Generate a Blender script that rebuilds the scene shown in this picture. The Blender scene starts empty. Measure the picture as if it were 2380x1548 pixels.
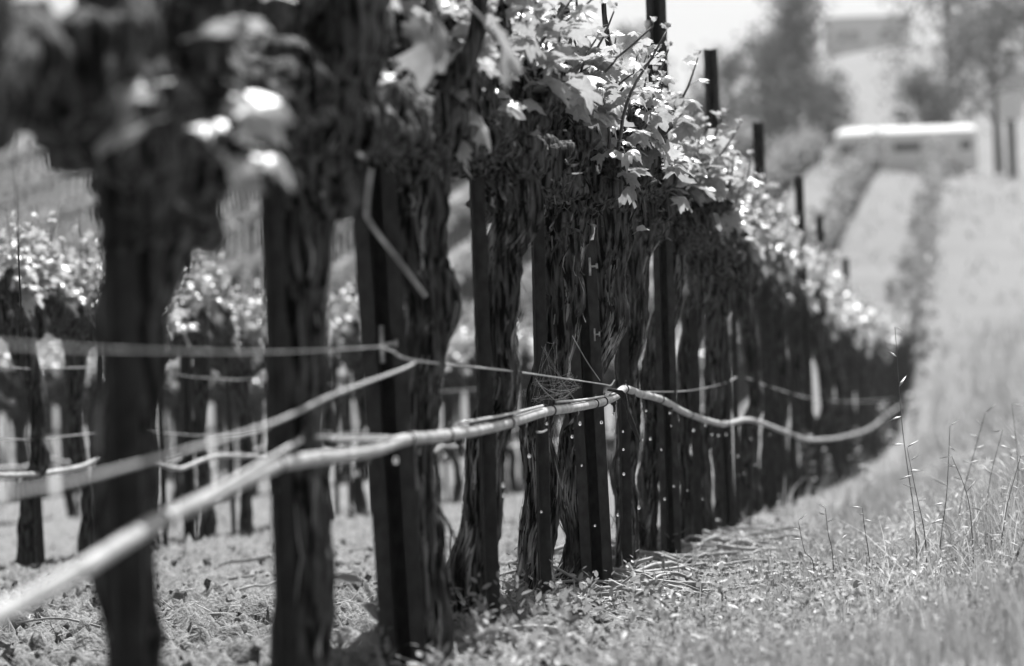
import bpy, math, random
import numpy as np
from mathutils import Matrix, Vector, Quaternion

rnd = random.Random(7)
rng = np.random.default_rng(7)
sc = bpy.context.scene
COL = sc.collection

# ------------------------------------------------------------------ camera
CAM_Z = 0.345
ROLL = math.radians(2.2)
LENS = 135.0
F = LENS / 36.0 * 2380.0          # focal length in units of the 2380 px wide survey picture
cam_d = bpy.data.cameras.new('camera')
cam_d.lens = LENS
cam_d.sensor_width = 36.0
cam_d.clip_start = 0.05
cam_d.clip_end = 3000.0
cam_d.dof.use_dof = True
cam_d.dof.focus_distance = 7.45
cam_d.dof.aperture_fstop = 5.6
cam_d.dof.aperture_blades = 0
cam = bpy.data.objects.new('camera', cam_d)
COL.objects.link(cam)
cam.matrix_world = Matrix.Translation((0, 0, CAM_Z)) @ Matrix.Rotation(math.pi / 2, 4, 'X') @ Matrix.Rotation(-ROLL, 4, 'Z')
sc.camera = cam

# ------------------------------------------------------------------ sky and sun (a black-and-white photograph: every tone is neutral)
SUN_EL = math.radians(57)
SUN_AZ = math.radians(19)        # degrees from straight ahead, negative = to the left
world = bpy.data.worlds.new('World')
sc.world = world
world.use_nodes = True
wn = world.node_tree
wn.nodes.clear()
sky = wn.nodes.new('ShaderNodeTexSky')
sky.sky_type = 'NISHITA'
sky.sun_disc = False
sky.sun_elevation = SUN_EL
sky.sun_rotation = SUN_AZ
sky.dust_density = 3.5
bw = wn.nodes.new('ShaderNodeRGBToBW')
bg = wn.nodes.new('ShaderNodeBackground')
bg.inputs['Strength'].default_value = 0.05
wo = wn.nodes.new('ShaderNodeOutputWorld')
wn.links.new(sky.outputs[0], bw.inputs[0])
wn.links.new(bw.outputs[0], bg.inputs[0])
wn.links.new(bg.outputs[0], wo.inputs[0])

sun_d = bpy.data.lights.new('sun', 'SUN')
sun_d.energy = 5.0
sun_d.angle = math.radians(0.53)
sun_d.color = (1.0, 1.0, 1.0)
sun = bpy.data.objects.new('sun', sun_d)
COL.objects.link(sun)
sdir = Vector((math.sin(SUN_AZ) * math.cos(SUN_EL), math.cos(SUN_AZ) * math.cos(SUN_EL), math.sin(SUN_EL)))
sun.rotation_euler = sdir.to_track_quat('Z', 'Y').to_euler()
sun.location = (20, 60, 80)

vs = sc.view_settings
vs.view_transform = 'Standard'
vs.look = 'None'
vs.gamma = 1.0
vs.use_curve_mapping = False
vs.exposure = 1.5
sc.cycles.max_bounces = 8
sc.cycles.transparent_max_bounces = 8
sc.cycles.use_denoising = True


# ------------------------------------------------------------------ survey helpers
def P(px, py, Z):
    """A point seen at (px, py) of the 2380x1548 survey picture, Z metres away, in world space."""
    dx, dy = px - 1190.0, 774.0 - py
    c, s = math.cos(ROLL), math.sin(ROLL)
    x, y = dx * c + dy * s, -dx * s + dy * c
    return np.array((x / F * Z, Z, CAM_Z + y / F * Z))


ROW_DX = 0.1189        # the rows run mostly away from the viewer and a little to the right
ROW_L = 0.801          # the near row stands this far left of the camera's path
ROW_STEP = 2.05
VINE0, VINE_STEP = 3.668, 0.858


def row_x(k, y):
    return ROW_DX * y - ROW_L - ROW_STEP * k


def rowZ(px, k=0.915):
    return k * 7150.0 / (2260.0 - px)


# ------------------------------------------------------------------ noise
def _hash(ix, iy, iz, seed):
    h = (ix.astype(np.int64) * 374761393 + iy.astype(np.int64) * 668265263 + iz.astype(np.int64) * 2147483647 + seed * 974711) & 0xffffffff
    h = ((h ^ (h >> 13)) * 1274126177) & 0xffffffff
    h = (h ^ (h >> 16)) & 0xffffffff
    return h / 4294967295.0


def vnoise(p, seed=0):
    p = np.asarray(p, float)
    i = np.floor(p)
    f = p - i
    f = f * f * (3 - 2 * f)
    i = i.astype(np.int64)
    r = 0
    for dx in (0, 1):
        wx = f[:, 0] if dx else 1 - f[:, 0]
        for dy in (0, 1):
            wy = f[:, 1] if dy else 1 - f[:, 1]
            for dz in (0, 1):
                wz = f[:, 2] if dz else 1 - f[:, 2]
                r = r + wx * wy * wz * _hash(i[:, 0] + dx, i[:, 1] + dy, i[:, 2] + dz, seed)
    return r * 2 - 1


def fbm(p, seed=0, octaves=3):
    p = np.asarray(p, float)
    r, a, t = 0, 1.0, 0.0
    for o in range(octaves):
        r = r + a * vnoise(p * (2.03 ** o) + 13.7 * o, seed + o)
        t += a
        a *= 0.5
    return r / t


# ------------------------------------------------------------------ mesh helpers
def mesh(name, V, faces, mat, smooth=True):
    """faces: list of integer arrays (m,k)."""
    me = bpy.data.meshes.new(name)
    V = np.asarray(V, np.float32)
    me.vertices.add(len(V))
    me.vertices.foreach_set('co', V.ravel())
    faces = [np.asarray(f, np.int32) for f in faces if len(f)]
    nl = sum(f.size for f in faces)
    npoly = sum(len(f) for f in faces)
    me.loops.add(nl)
    me.polygons.add(npoly)
    me.loops.foreach_set('vertex_index', np.concatenate([f.ravel() for f in faces]))
    tot = np.concatenate([np.full(len(f), f.shape[1], np.int32) for f in faces])
    start = np.concatenate([[0], np.cumsum(tot)[:-1]]).astype(np.int32)
    me.polygons.foreach_set('loop_start', start)
    me.polygons.foreach_set('use_smooth', np.full(npoly, smooth, bool))
    me.update(calc_edges=True)
    me.validate()
    if mat is not None:
        me.materials.append(mat)
    return me


class MB:
    """collects pieces of ONE thing or part"""
    def __init__(self):
        self.V, self.Q, self.T, self.n = [], [], [], 0

    def add(self, V, Q=None, T=None):
        V = np.asarray(V, float)
        if Q is not None and len(Q):
            self.Q.append(np.asarray(Q) + self.n)
        if T is not None and len(T):
            self.T.append(np.asarray(T) + self.n)
        self.V.append(V)
        self.n += len(V)
        return self

    def mesh(self, name, mat, smooth=True):
        f = []
        if self.Q:
            f.append(np.concatenate(self.Q))
        if self.T:
            f.append(np.concatenate(self.T))
        return mesh(name, np.concatenate(self.V), f, mat, smooth)

    def tube(self, pts, rad, seg=8, cap=True):
        V, Q, T = tube(pts, rad, seg, cap)
        return self.add(V, Q, T)

    def box(self, c, s, M=None):
        c, s = np.asarray(c, float), np.asarray(s, float) / 2
        V = np.array([[x, y, z] for x in (-1, 1) for y in (-1, 1) for z in (-1, 1)]) * s
        if M is not None:
            V = V @ np.asarray(M).T
        Q = [[0, 1, 3, 2], [4, 6, 7, 5], [0, 4, 5, 1], [2, 3, 7, 6], [0, 2, 6, 4], [1, 5, 7, 3]]
        return self.add(V + c, Q)


def frames(pts):
    pts = np.asarray(pts, float)
    t = np.gradient(pts, axis=0)
    t /= np.linalg.norm(t, axis=1)[:, None] + 1e-12
    a = np.array((1.0, 0, 0)) if abs(t[0][0]) < 0.8 else np.array((0, 1.0, 0))
    n = a - t[0] * np.dot(a, t[0])
    n /= np.linalg.norm(n)
    N = [n]
    for i in range(1, len(pts)):
        n = N[-1] - t[i] * np.dot(N[-1], t[i])
        n /= np.linalg.norm(n) + 1e-12
        N.append(n)
    N = np.array(N)
    return t, N, np.cross(t, N)


def tube(pts, rad, seg=8, cap=True):
    pts = np.asarray(pts, float)
    m = len(pts)
    rad = np.broadcast_to(np.asarray(rad, float), (m,))
    t, N, B = frames(pts)
    a = np.arange(seg) / seg * 2 * math.pi
    V = pts[:, None] + rad[:, None, None] * (np.cos(a)[None, :, None] * N[:, None] + np.sin(a)[None, :, None] * B[:, None])
    V = V.reshape(-1, 3)
    i, j = np.meshgrid(np.arange(m - 1), np.arange(seg), indexing='ij')
    j2 = (j + 1) % seg
    Q = np.stack([i * seg + j, i * seg + j2, (i + 1) * seg + j2, (i + 1) * seg + j], -1).reshape(-1, 4)
    T = []
    if cap:
        c0, c1 = len(V), len(V) + 1
        V = np.concatenate([V, pts[:1], pts[-1:]])
        T = [[c0, (k + 1) % seg, k] for k in range(seg)] + [[c1, (m - 1) * seg + k, (m - 1) * seg + (k + 1) % seg] for k in range(seg)]
    return V, Q, T


def spline(pts, n):
    """Catmull-Rom through the points, n samples"""
    pts = np.asarray(pts, float)
    if len(pts) == 2:
        return pts[0] + (pts[1] - pts[0]) * np.linspace(0, 1, n)[:, None]
    p = np.concatenate([[2 * pts[0] - pts[1]], pts, [2 * pts[-1] - pts[-2]]])
    u = np.linspace(0, len(pts) - 1 - 1e-9, n)
    i = u.astype(int)
    f = (u - i)[:, None]
    a, b, c, d = p[i], p[i + 1], p[i + 2], p[i + 3]
    return 0.5 * (2 * b + (c - a) * f + (2 * a - 5 * b + 4 * c - d) * f * f + (3 * b - a - 3 * c + d) * f ** 3)


# ------------------------------------------------------------------ object helpers
def link(name, me, parent=None):
    o = bpy.data.objects.new(name, me)
    COL.objects.link(o)
    if parent is not None:
        o.parent = parent
    return o


def tag(o, label=None, cat=None, group=None, kind=None):
    if label: o['label'] = label
    if cat: o['category'] = cat
    if group: o['group'] = group
    if kind: o['kind'] = kind
    return o


def thing(name, loc, label, cat, group=None, rz=0.0):
    e = bpy.data.objects.new(name, None)
    e.empty_display_size = 0.05
    COL.objects.link(e)
    e.location = loc
    e.rotation_euler = (0, 0, rz)
    return tag(e, label, cat, group)


def part(name, mb, mat, parent, off=None, smooth=True, kind=None):
    """mb built in world space; off = the thing's location"""
    me = mb.mesh(name, mat, smooth)
    if off is not None:
        me.transform(Matrix.Translation(-Vector(off)))
    o = link(name, me, parent)
    if kind: o['kind'] = kind
    return o


# ------------------------------------------------------------------ materials
def mat(name):
    m = bpy.data.materials.new(name)
    m.use_nodes = True
    nt = m.node_tree
    b = nt.nodes['Principled BSDF']
    return m, nt, b


def grey(v):
    return (v, v, v, 1)


def noise_mat(name, lo, hi, scale=30.0, stretch=(1, 1, 1), rough=0.8, bump=0.0, bump_dist=0.01, spec=0.3, metal=0.0, detail=5.0, coord='Object', lo_p=0.35, hi_p=0.7):
    m, nt, b = mat(name)
    tc = nt.nodes.new('ShaderNodeTexCoord')
    mp = nt.nodes.new('ShaderNodeMapping')
    mp.inputs['Scale'].default_value = stretch
    nz = nt.nodes.new('ShaderNodeTexNoise')
    nz.inputs['Scale'].default_value = scale
    nz.inputs['Detail'].default_value = detail
    cr = nt.nodes.new('ShaderNodeValToRGB')
    cr.color_ramp.elements[0].position = lo_p
    cr.color_ramp.elements[0].color = grey(lo)
    cr.color_ramp.elements[1].position = hi_p
    cr.color_ramp.elements[1].color = grey(hi)
    nt.links.new(tc.outputs[coord], mp.inputs[0])
    nt.links.new(mp.outputs[0], nz.inputs['Vector'])
    nt.links.new(nz.outputs[0], cr.inputs[0])
    nt.links.new(cr.outputs[0], b.inputs['Base Color'])
    b.inputs['Roughness'].default_value = rough
    b.inputs['Metallic'].default_value = metal
    b.inputs['Specular IOR Level'].default_value = spec
    if bump:
        bp = nt.nodes.new('ShaderNodeBump')
        bp.inputs['Strength'].default_value = bump
        bp.inputs['Distance'].default_value = bump_dist
        nt.links.new(nz.outputs[0], bp.inputs['Height'])
        nt.links.new(bp.outputs[0], b.inputs['Normal'])
    return m


def leaf_mat(name, lo, hi, trans=0.45, rough=0.45, spec=0.5):
    """thin leaf: diffuse + translucent + a waxy sheen, each leaf its own tone"""
    m, nt, b = mat(name)
    out = nt.nodes['Material Output']
    oi = nt.nodes.new('ShaderNodeObjectInfo')
    tc = nt.nodes.new('ShaderNodeTexCoord')
    nz = nt.nodes.new('ShaderNodeTexNoise')
    nz.inputs['Scale'].default_value = 9.0
    nz.inputs['Detail'].default_value = 3.0
    ad = nt.nodes.new('ShaderNodeMath')
    ad.operation = 'ADD'
    mul = nt.nodes.new('ShaderNodeMath')
    mul.operation = 'MULTIPLY'
    mul.inputs[1].default_value = 0.5
    cr = nt.nodes.new('ShaderNodeValToRGB')
    cr.color_ramp.elements[0].position = 0.2
    cr.color_ramp.elements[0].color = grey(lo)
    cr.color_ramp.elements[1].position = 0.85
    cr.color_ramp.elements[1].color = grey(hi)
    nt.links.new(tc.outputs['Object'], nz.inputs['Vector'])
    nt.links.new(nz.outputs[0], ad.inputs[0])
    nt.links.new(oi.outputs['Random'], ad.inputs[1])
    nt.links.new(ad.outputs[0], mul.inputs[0])
    nt.links.new(mul.outputs[0], cr.inputs[0])
    nt.links.new(cr.outputs[0], b.inputs['Base Color'])
    b.inputs['Roughness'].default_value = rough
    b.inputs['Specular IOR Level'].default_value = spec
    tr = nt.nodes.new('ShaderNodeBsdfTranslucent')
    nt.links.new(cr.outputs[0], tr.inputs['Color'])
    mx = nt.nodes.new('ShaderNodeMixShader')
    mx.inputs[0].default_value = trans
    nt.links.new(b.outputs[0], mx.inputs[1])
    nt.links.new(tr.outputs[0], mx.inputs[2])
    nt.links.new(mx.outputs[0], out.inputs['Surface'])
    return m


M_BARK = noise_mat('vine_bark', 0.002, 0.15, 120.0, (1, 1, 0.09), 0.85, 1.0, 0.01, spec=0.08, lo_p=.4, hi_p=.74)  # bark grain; its near-black streaks also put crevice shade into the colour
M_BARKSTRIP = noise_mat('bark_strip', 0.006, 0.5, 60.0, (1, 1, 0.12), 0.8, 0.3, 0.003, spec=0.08, lo_p=.42, hi_p=.75)  # fibre tones vary; pale end raised to paint in sun flecks
M_CANE = noise_mat('green_cane', 0.04, 0.12, 40.0, (1, 1, 0.3), 0.5)
M_LEAF = leaf_mat('vine_leaf', 0.22, 0.46, 0.38, 0.36, 0.55)
M_LEAF_FAR = leaf_mat('far_vine_leaf', 0.13, 0.3, 0.3, 0.6, 0.15)
M_STEEL = noise_mat('weathered_steel', 0.032, 0.06, 70.0, (1, 1, 0.6), 0.8, 0.15, 0.002, spec=0.05)
M_WIRE = noise_mat('galvanised_wire', 0.3, 0.5, 120.0, (1, 1, 1), 0.38, metal=0.75)
M_HOSE = noise_mat('drip_hose', 0.17, 0.38, 28.0, (1, 1, 1), 0.42, 0.1, 0.002, spec=0.4)
M_BLACK = noise_mat('black_plastic', 0.012, 0.03, 60.0, rough=0.45)
M_STRAW = noise_mat('straw', 0.14, 0.42, 25.0, rough=0.75)
M_TWIG = noise_mat('dead_cane', 0.14, 0.36, 30.0, (1, 1, 1), 0.75, 0.2, 0.003)
M_GRASS = leaf_mat('grass_blade', 0.14, 0.32, 0.4, 0.55, .25)
M_WEED = leaf_mat('weed_leaf', 0.13, 0.3, 0.4, 0.5, .25)
M_DRY = leaf_mat('dry_leaf', 0.5, 0.65, 0.35, 0.7, 0.2)
M_TREE = leaf_mat('tree_leaf', 0.05, 0.12, 0.35, 0.6, 0.2)
M_TREEBARK = noise_mat('tree_bark', 0.05, 0.12, 8.0)
M_WEB = leaf_mat('spider_silk', 0.75, 0.85, 0.5, 0.3)


# ------------------------------------------------------------------ ground
KY = np.array([-60, 0, 14, 28, 37, 45, 60, 80, 100, 128, 138, 150, 180, 230, 300, 420, 700, 1200], float)
KZ = np.array([1.66, 0, -.388, -.77, -.88, -.76, -.12, 1.2, 2.75, 5.0, 5.35, 5.2, 4.0, 3.0, 6.0, 9.0, 4.0, 0.0], float)
_fy = np.linspace(-60, 1200, 12601)
_fz = np.interp(_fy, KY, KZ)
_k = np.hanning(241)
_fz2 = np.convolve(np.pad(_fz, 120, mode='reflect', reflect_type='odd'), _k / _k.sum(), 'valid')


def smooth01(x):
    x = np.clip(x, 0, 1)
    return x * x * (3 - 2 * x)


def base_ground(X, Y):
    X, Y = np.asarray(X, float), np.asarray(Y, float)
    z = np.interp(Y, _fy, _fz2)
    z = z + smooth01((Y - 48) / 85) * 0.13 * np.clip(15 - X, 0, 45) * np.exp(-np.clip(Y - 135, 0, None) / 90)
    z = z + 20.0 * np.exp(-((X - 44) / 45) ** 2 - ((Y - 400) / 110) ** 2)
    return z


def rough_ground(X, Y, z):
    P3 = np.stack([X, Y, np.zeros_like(X)], -1).reshape(-1, 3)
    u = (X - ROW_DX * Y + ROW_L).ravel()
    near = np.clip((26 - Y.ravel()) / 10, 0, 1)
    soil = smooth01((0.25 - u) / 0.35)
    a = fbm(P3 * 5.0, 3, 3) * 0.018
    b = np.abs(fbm(P3 * 17.0, 5, 3))
    c = fbm(P3 * 42.0, 9, 2)
    e = np.abs(fbm(P3 * 33.0, 15, 2))
    d = a + soil * (0.075 * b + 0.05 * e + 0.014 * c - 0.032) + (1 - soil) * (0.008 * c)
    ridge = 0.03 * np.exp(-(u / 0.28) ** 2) + 0.13 * smooth01((u - .5) / 1.1)
    return z + ((d + ridge) * near).reshape(z.shape)


def GZ(x, y):
    X, Y = np.atleast_1d(np.asarray(x, float)), np.atleast_1d(np.asarray(y, float))
    z = rough_ground(X, Y, base_ground(X, Y))
    return z if np.ndim(x) else float(z[0])


def steps(*seg):
    r = []
    for a, b, s in seg:
        r.append(np.arange(a, b, s))
    r.append([seg[-1][1]])
    return np.concatenate(r)


gx = steps((-500, -60, 20), (-60, -8, 1.0), (-8, -2.0, .12), (-2.0, -1.5, .03), (-1.5, .6, .0125), (.6, 1.9, .025), (1.9, 8, .12), (8, 60, 1.0), (60, 500, 20))
gy = steps((-20, 3, 1.0), (3, 5, .1), (5, 9.2, .0125), (9.2, 12.5, .025), (12.5, 22, .06), (22, 50, .25), (50, 160, 1.0), (160, 600, 8), (600, 1200, 50))
GXm, GYm = np.meshgrid(gx, gy)
GZm = rough_ground(GXm, GYm, base_ground(GXm, GYm))
nx, ny = len(gx), len(gy)
ii, jj = np.meshgrid(np.arange(ny - 1), np.arange(nx - 1), indexing='ij')
Qg = np.stack([ii * nx + jj, ii * nx + jj + 1, (ii + 1) * nx + jj + 1, (ii + 1) * nx + jj], -1).reshape(-1, 4)

m, nt, b = mat('vineyard_ground')
geo = nt.nodes.new('ShaderNodeNewGeometry')
sep = nt.nodes.new('ShaderNodeSeparateXYZ')
nt.links.new(geo.outputs['Position'], sep.inputs[0])


def math_node(op, a, bb, cl=False):
    n = nt.nodes.new('ShaderNodeMath')
    n.operation = op
    n.use_clamp = cl
    for k, v in ((0, a), (1, bb)):
        if v is None: continue
        if isinstance(v, (int, float)): n.inputs[k].default_value = v
        else: nt.links.new(v, n.inputs[k])
    return n.outputs[0]


def nz_node(scale, detail, vec=None):
    n = nt.nodes.new('ShaderNodeTexNoise')
    n.inputs['Scale'].default_value = scale
    n.inputs['Detail'].default_value = detail
    nt.links.new(vec or geo.outputs['Position'], n.inputs['Vector'])
    return n.outputs[0]


def ramp(v, stops):
    c = nt.nodes.new('ShaderNodeValToRGB')
    e = c.color_ramp.elements
    e[0].position, e[0].color = stops[0][0], grey(stops[0][1])
    e[1].position, e[1].color = stops[-1][0], grey(stops[-1][1])
    for p_, v_ in stops[1:-1]:
        n = e.new(p_)
        n.color = grey(v_)
    nt.links.new(v, c.inputs[0])
    return c.outputs[0]


def mixc(f, a, c):
    n = nt.nodes.new('ShaderNodeMix')
    n.data_type = 'RGBA'
    nt.links.new(f, n.inputs[0])
    nt.links.new(a, n.inputs[6])
    nt.links.new(c, n.inputs[7])
    return n.outputs[2]


n_f, n_m, n_l = nz_node(160, 4), nz_node(14, 6), nz_node(0.35, 4)
soil_c = mixc(nz_node(9, 6), ramp(n_f, [(0.3, 0.02), (0.7, 0.1)]), ramp(n_f, [(0.3, 0.09), (0.7, 0.25)]))
grass_c = ramp(n_m, [(0.3, 0.1), (0.7, 0.2)])
u_ = math_node('ADD', math_node('SUBTRACT', sep.outputs[0], math_node('MULTIPLY', sep.outputs[1], ROW_DX)), ROW_L)
f_right = math_node('MULTIPLY', math_node('SUBTRACT', math_node('ADD', u_, math_node('MULTIPLY', n_m, 0.25)), 0.36), 6.0, True)
f_far = math_node('MULTIPLY', math_node('SUBTRACT', sep.outputs[1], 20.0), 0.06, True)
f_g = math_node('MAXIMUM', f_right, f_far)
far_c = mixc(nz_node(1.7, 6), ramp(n_l, [(0.3, 0.07), (0.7, 0.12)]), ramp(n_m, [(0.3, .09), (.7, .19)]))
near_c = mixc(f_right, soil_c, grass_c)
nt.links.new(mixc(f_far, near_c, far_c), b.inputs['Base Color'])
b.inputs['Roughness'].default_value = 0.95
b.inputs['Specular IOR Level'].default_value = 0.1
bp = nt.nodes.new('ShaderNodeBump')
bp.inputs['Strength'].default_value = 0.6
bp.inputs['Distance'].default_value = 0.008
nt.links.new(n_f, bp.inputs['Height'])
nt.links.new(bp.outputs[0], b.inputs['Normal'])
M_GROUND = m
ground = link('ground', mesh('ground', np.stack([GXm, GYm, GZm], -1).reshape(-1, 3), [Qg], M_GROUND))
tag(ground, kind='structure')


# ------------------------------------------------------------------ grape leaf shapes
def leaf_shape(seed, fold, cup, wave):
    r_ = np.random.default_rng(seed)
    N = 40
    ph = np.linspace(-math.pi * 0.93, math.pi * 0.93, N)          # 0 = tip, the petiole sits at the notch
    lob = np.zeros(N)
    for c, w, a in ((0, .36, 1.0), (.98, .34, .86), (-.98, .34, .86), (1.95, .42, .66), (-1.95, .42, .66), (2.75, .3, .42), (-2.75, .3, .42)):
        lob = np.maximum(lob, a * np.exp(-((ph - c) / w) ** 2 * .55))
    rr = 0.47 + 0.53 * lob
    rr = rr * (1 + 0.07 * ((np.arange(N) % 2) * 2 - 1)) * (1 + .05 * r_.standard_normal(N))
    V = [(0, 0, 0)]
    for fr in (0.5, 1.0):
        for k in range(N):
            V.append((math.sin(ph[k]) * rr[k] * fr, math.cos(ph[k]) * rr[k] * fr + 0.0, 0))
    V = np.array(V)
    w = fbm(np.column_stack([V[:, 0] * 1.8, V[:, 1] * 1.8, np.zeros(len(V))]), seed, 2)
    V[:, 2] = fold * np.abs(V[:, 0]) - cup * (V[:, 0] ** 2 + V[:, 1] ** 2) + wave * w
    V[:, 2] += 0.05 * np.cos(ph[np.clip((np.arange(len(V)) - 1) % N, 0, N - 1)] * 5) * (np.arange(len(V)) > N)
    V = V * 0.55
    V[:, 1] += 0.1
    T, Q = [], []
    for k in range(N - 1):
        T.append((0, 1 + k + 1, 1 + k))
        Q.append((1 + k, 1 + k + 1, 1 + N + k + 1, 1 + N + k))
    # petiole from the origin of the blade back and down to (0,-0.5,-.1)
    pt = spline([(0, 0.1, 0), (0, -0.25, 0.02), (0, -0.62, -0.12)], 5)
    pv, pq, ptri = tube(pt, 0.016, 4, False)
    n0 = len(V)
    V = np.concatenate([V, pv])
    Q += [tuple(q + n0) for q in pq]
    V[:, 1] += 0.62
    V[:, 2] += 0.12
    return V, np.array(Q), np.array(T)


LEAFS = [leaf_shape(11 + i, f, c, w) for i, (f, c, w) in enumerate([(.25, .25, .25), (.5, .1, .3), (.1, .45, .3), (-.15, .35, .35), (.7, .2, .2), (.3, .5, .35)])]
LEAF_ME = [mesh('leaf', V, [Q, T], M_LEAF) for V, Q, T in LEAFS]


def simple_leaf():
    V = np.array([(0, 0, 0), (-.3, .2, .08), (-.42, .5, .05), (-.2, .75, .06), (0, 1.0, -.08), (.2, .75, .06), (.42, .5, .05), (.3, .2, .08), (0, .5, 0)])
    T = np.array([(8, k, (k + 1) % 8) for k in range(8)])
    return V, T


SV, ST = simple_leaf()


def scatter(mb, V0, Q0, T0, locs, mats, scales):
    """many copies of one small shape merged into a mesh (ground cover, far foliage)"""
    n = len(locs)
    V = np.einsum('nij,vj->nvi', mats * np.asarray(scales)[:, None, None], V0) + np.asarray(locs)[:, None, :]
    off = (np.arange(n) * len(V0))[:, None, None]
    Q = (np.asarray(Q0)[None] + off).reshape(-1, 4) if Q0 is not None else None
    T = (np.asarray(T0)[None] + off).reshape(-1, 3) if T0 is not None else None
    mb.add(V.reshape(-1, 3), Q, T)


def rand_rots(n, r_, tilt=0.6, base_up=True):
    """random orientation: spin about z, then a tilt"""
    az = r_.uniform(0, 2 * math.pi, n)
    tl = r_.normal(0, tilt, n)
    ro = r_.normal(0, tilt, n)
    ca, sa = np.cos(az), np.sin(az)
    Z_ = np.zeros(n); O = np.ones(n)
    Rz = np.stack([ca, -sa, Z_, sa, ca, Z_, Z_, Z_, O], -1).reshape(n, 3, 3)
    ct, st = np.cos(tl), np.sin(tl)
    Rx = np.stack([O, Z_, Z_, Z_, ct, -st, Z_, st, ct], -1).reshape(n, 3, 3)
    cr_, sr = np.cos(ro), np.sin(ro)
    Ry = np.stack([cr_, Z_, sr, Z_, O, Z_, -sr, Z_, cr_], -1).reshape(n, 3, 3)
    return Rz @ Rx @ Ry


# ------------------------------------------------------------------ vine wood
def woody(pts, rad, nring, seg, seed, lump=0.16, fib=0.006, twist=2.0, lf=7.0, iso=False, wob=0.0):
    """a gnarled, fibrous limb"""
    c = spline(pts, nring)
    if wob:
        w_ = np.linspace(0, 1, nring) * 9.0
        c = c + wob * np.stack([fbm(np.stack([w_, 0 * w_ + 3.1 * a_, 0 * w_], -1), seed + a_, 2) for a_ in range(3)], -1) * np.array((1, 1, .2))
    L = np.concatenate([[0], np.cumsum(np.linalg.norm(np.diff(c, axis=0), axis=1))])
    r0 = np.interp(np.linspace(0, 1, nring), np.linspace(0, 1, len(rad)), rad)
    t, N, B = frames(c)
    a = np.arange(seg) / seg * 2 * math.pi
    A = a[None, :] + twist * L[:, None]
    Lm = np.repeat(L[:, None], seg, 1)
    q = np.stack([np.cos(A), np.sin(A), np.zeros_like(A)], -1).reshape(-1, 3)
    lo = q.copy(); lo[:, :2] *= 1.3; lo[:, 2] = Lm.ravel() * lf
    hi = q.copy(); hi[:, :2] *= 4.2; hi[:, 2] = Lm.ravel() * 8.0
    h2 = q.copy(); h2[:, :2] *= 9.0; h2[:, 2] = Lm.ravel() * 14.0
    d_lo = fbm(lo, seed, 2).reshape(nring, seg)
    d_hi = (1 - 2.2 * np.abs(fbm(hi, seed + 40, 2))).reshape(nring, seg)
    d_h2 = (1 - 2 * np.abs(fbm(h2, seed + 80, 2))).reshape(nring, seg)
    R = r0[:, None] * (1 + 2 * lump * d_lo) + fib * (0.7 * d_hi + 0.5 * d_h2)
    if iso:
        p0 = (c[:, None] + r0[:, None, None] * (np.cos(a)[None, :, None] * N[:, None] + np.sin(a)[None, :, None] * B[:, None])).reshape(-1, 3)
        R = r0[:, None] * (1 + 2 * lump * d_lo) + (fib * 2.2 * fbm(p0 * 38, seed + 7, 2) + fib * 1.2 * (1 - 2 * np.abs(fbm(p0 * 95, seed + 9, 2)))).reshape(nring, seg)
    V = c[:, None] + R[..., None] * (np.cos(a)[None, :, None] * N[:, None] + np.sin(a)[None, :, None] * B[:, None])
    i, j = np.meshgrid(np.arange(nring - 1), np.arange(seg), indexing='ij')
    j2 = (j + 1) % seg
    Q = np.stack([i * seg + j, i * seg + j2, (i + 1) * seg + j2, (i + 1) * seg + j], -1).reshape(-1, 4)
    V = V.reshape(-1, 3)
    c0, c1 = len(V), len(V) + 1
    V = np.concatenate([V, c[:1], c[-1:]])
    T = [[c0, (k + 1) % seg, k] for k in range(seg)] + [[c1, (nring - 1) * seg + k, (nring - 1) * seg + (k + 1) % seg] for k in range(seg)]
    return V, Q, T, (c, r0, N, B, L)


def bark_ribbon(mb, fr, r_, length, width, lift, u0, th, flip=1):
    c, r0, N, B, L = fr
    n = 7
    tot = L[-1]
    s = np.clip(u0 * tot + flip * np.linspace(0, length, n), 0, tot)
    cc = np.stack([np.interp(s, L, c[:, k]) for k in range(3)], -1)
    NN = np.stack([np.interp(s, L, N[:, k]) for k in range(3)], -1)
    BB = np.stack([np.interp(s, L, B[:, k]) for k in range(3)], -1)
    rr = np.interp(s, L, r0)
    w = np.linspace(0, 1, n)
    lf_ = lift * w ** 2.2
    tha = th + r_.normal(0, .22) * w + .12 * np.sin(w * r_.uniform(3, 9) + r_.uniform(0, 6)) + 2.0 * (s - s[0])
    ww = width * (1 - .55 * w) * (0.6 + 0.4 * np.sin(np.linspace(.5, 2.9, n)))
    V = []
    for q in range(n):
        for e, bump_ in ((-1, 0), (0, .35), (1, 0)):
            aa = tha[q] + e * ww[q] / max(rr[q], .01) * .5
            rad = rr[q] * 1.05 + .003 + lf_[q] + bump_ * width * .5
            V.append(cc[q] + rad * (math.cos(aa) * NN[q] + math.sin(aa) * BB[q]))
    Q = []
    for q in range(n - 1):
        for e in (0, 1):
            Q.append((q * 3 + e, q * 3 + e + 1, q * 3 + e + 4, q * 3 + e + 3))
    mb.add(V, Q)


def shoot_path(base, length, lean, r_):
    d = np.array([lean[0], lean[1], 1.0])
    d /= np.linalg.norm(d)
    pts = [np.array(base, float)]
    for k in range(5):
        d = d + r_.normal(0, .13, 3) + np.array((0, 0, .05))
        d /= np.linalg.norm(d)
        pts.append(pts[-1] + d * length / 5)
    return np.array(pts)


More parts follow.
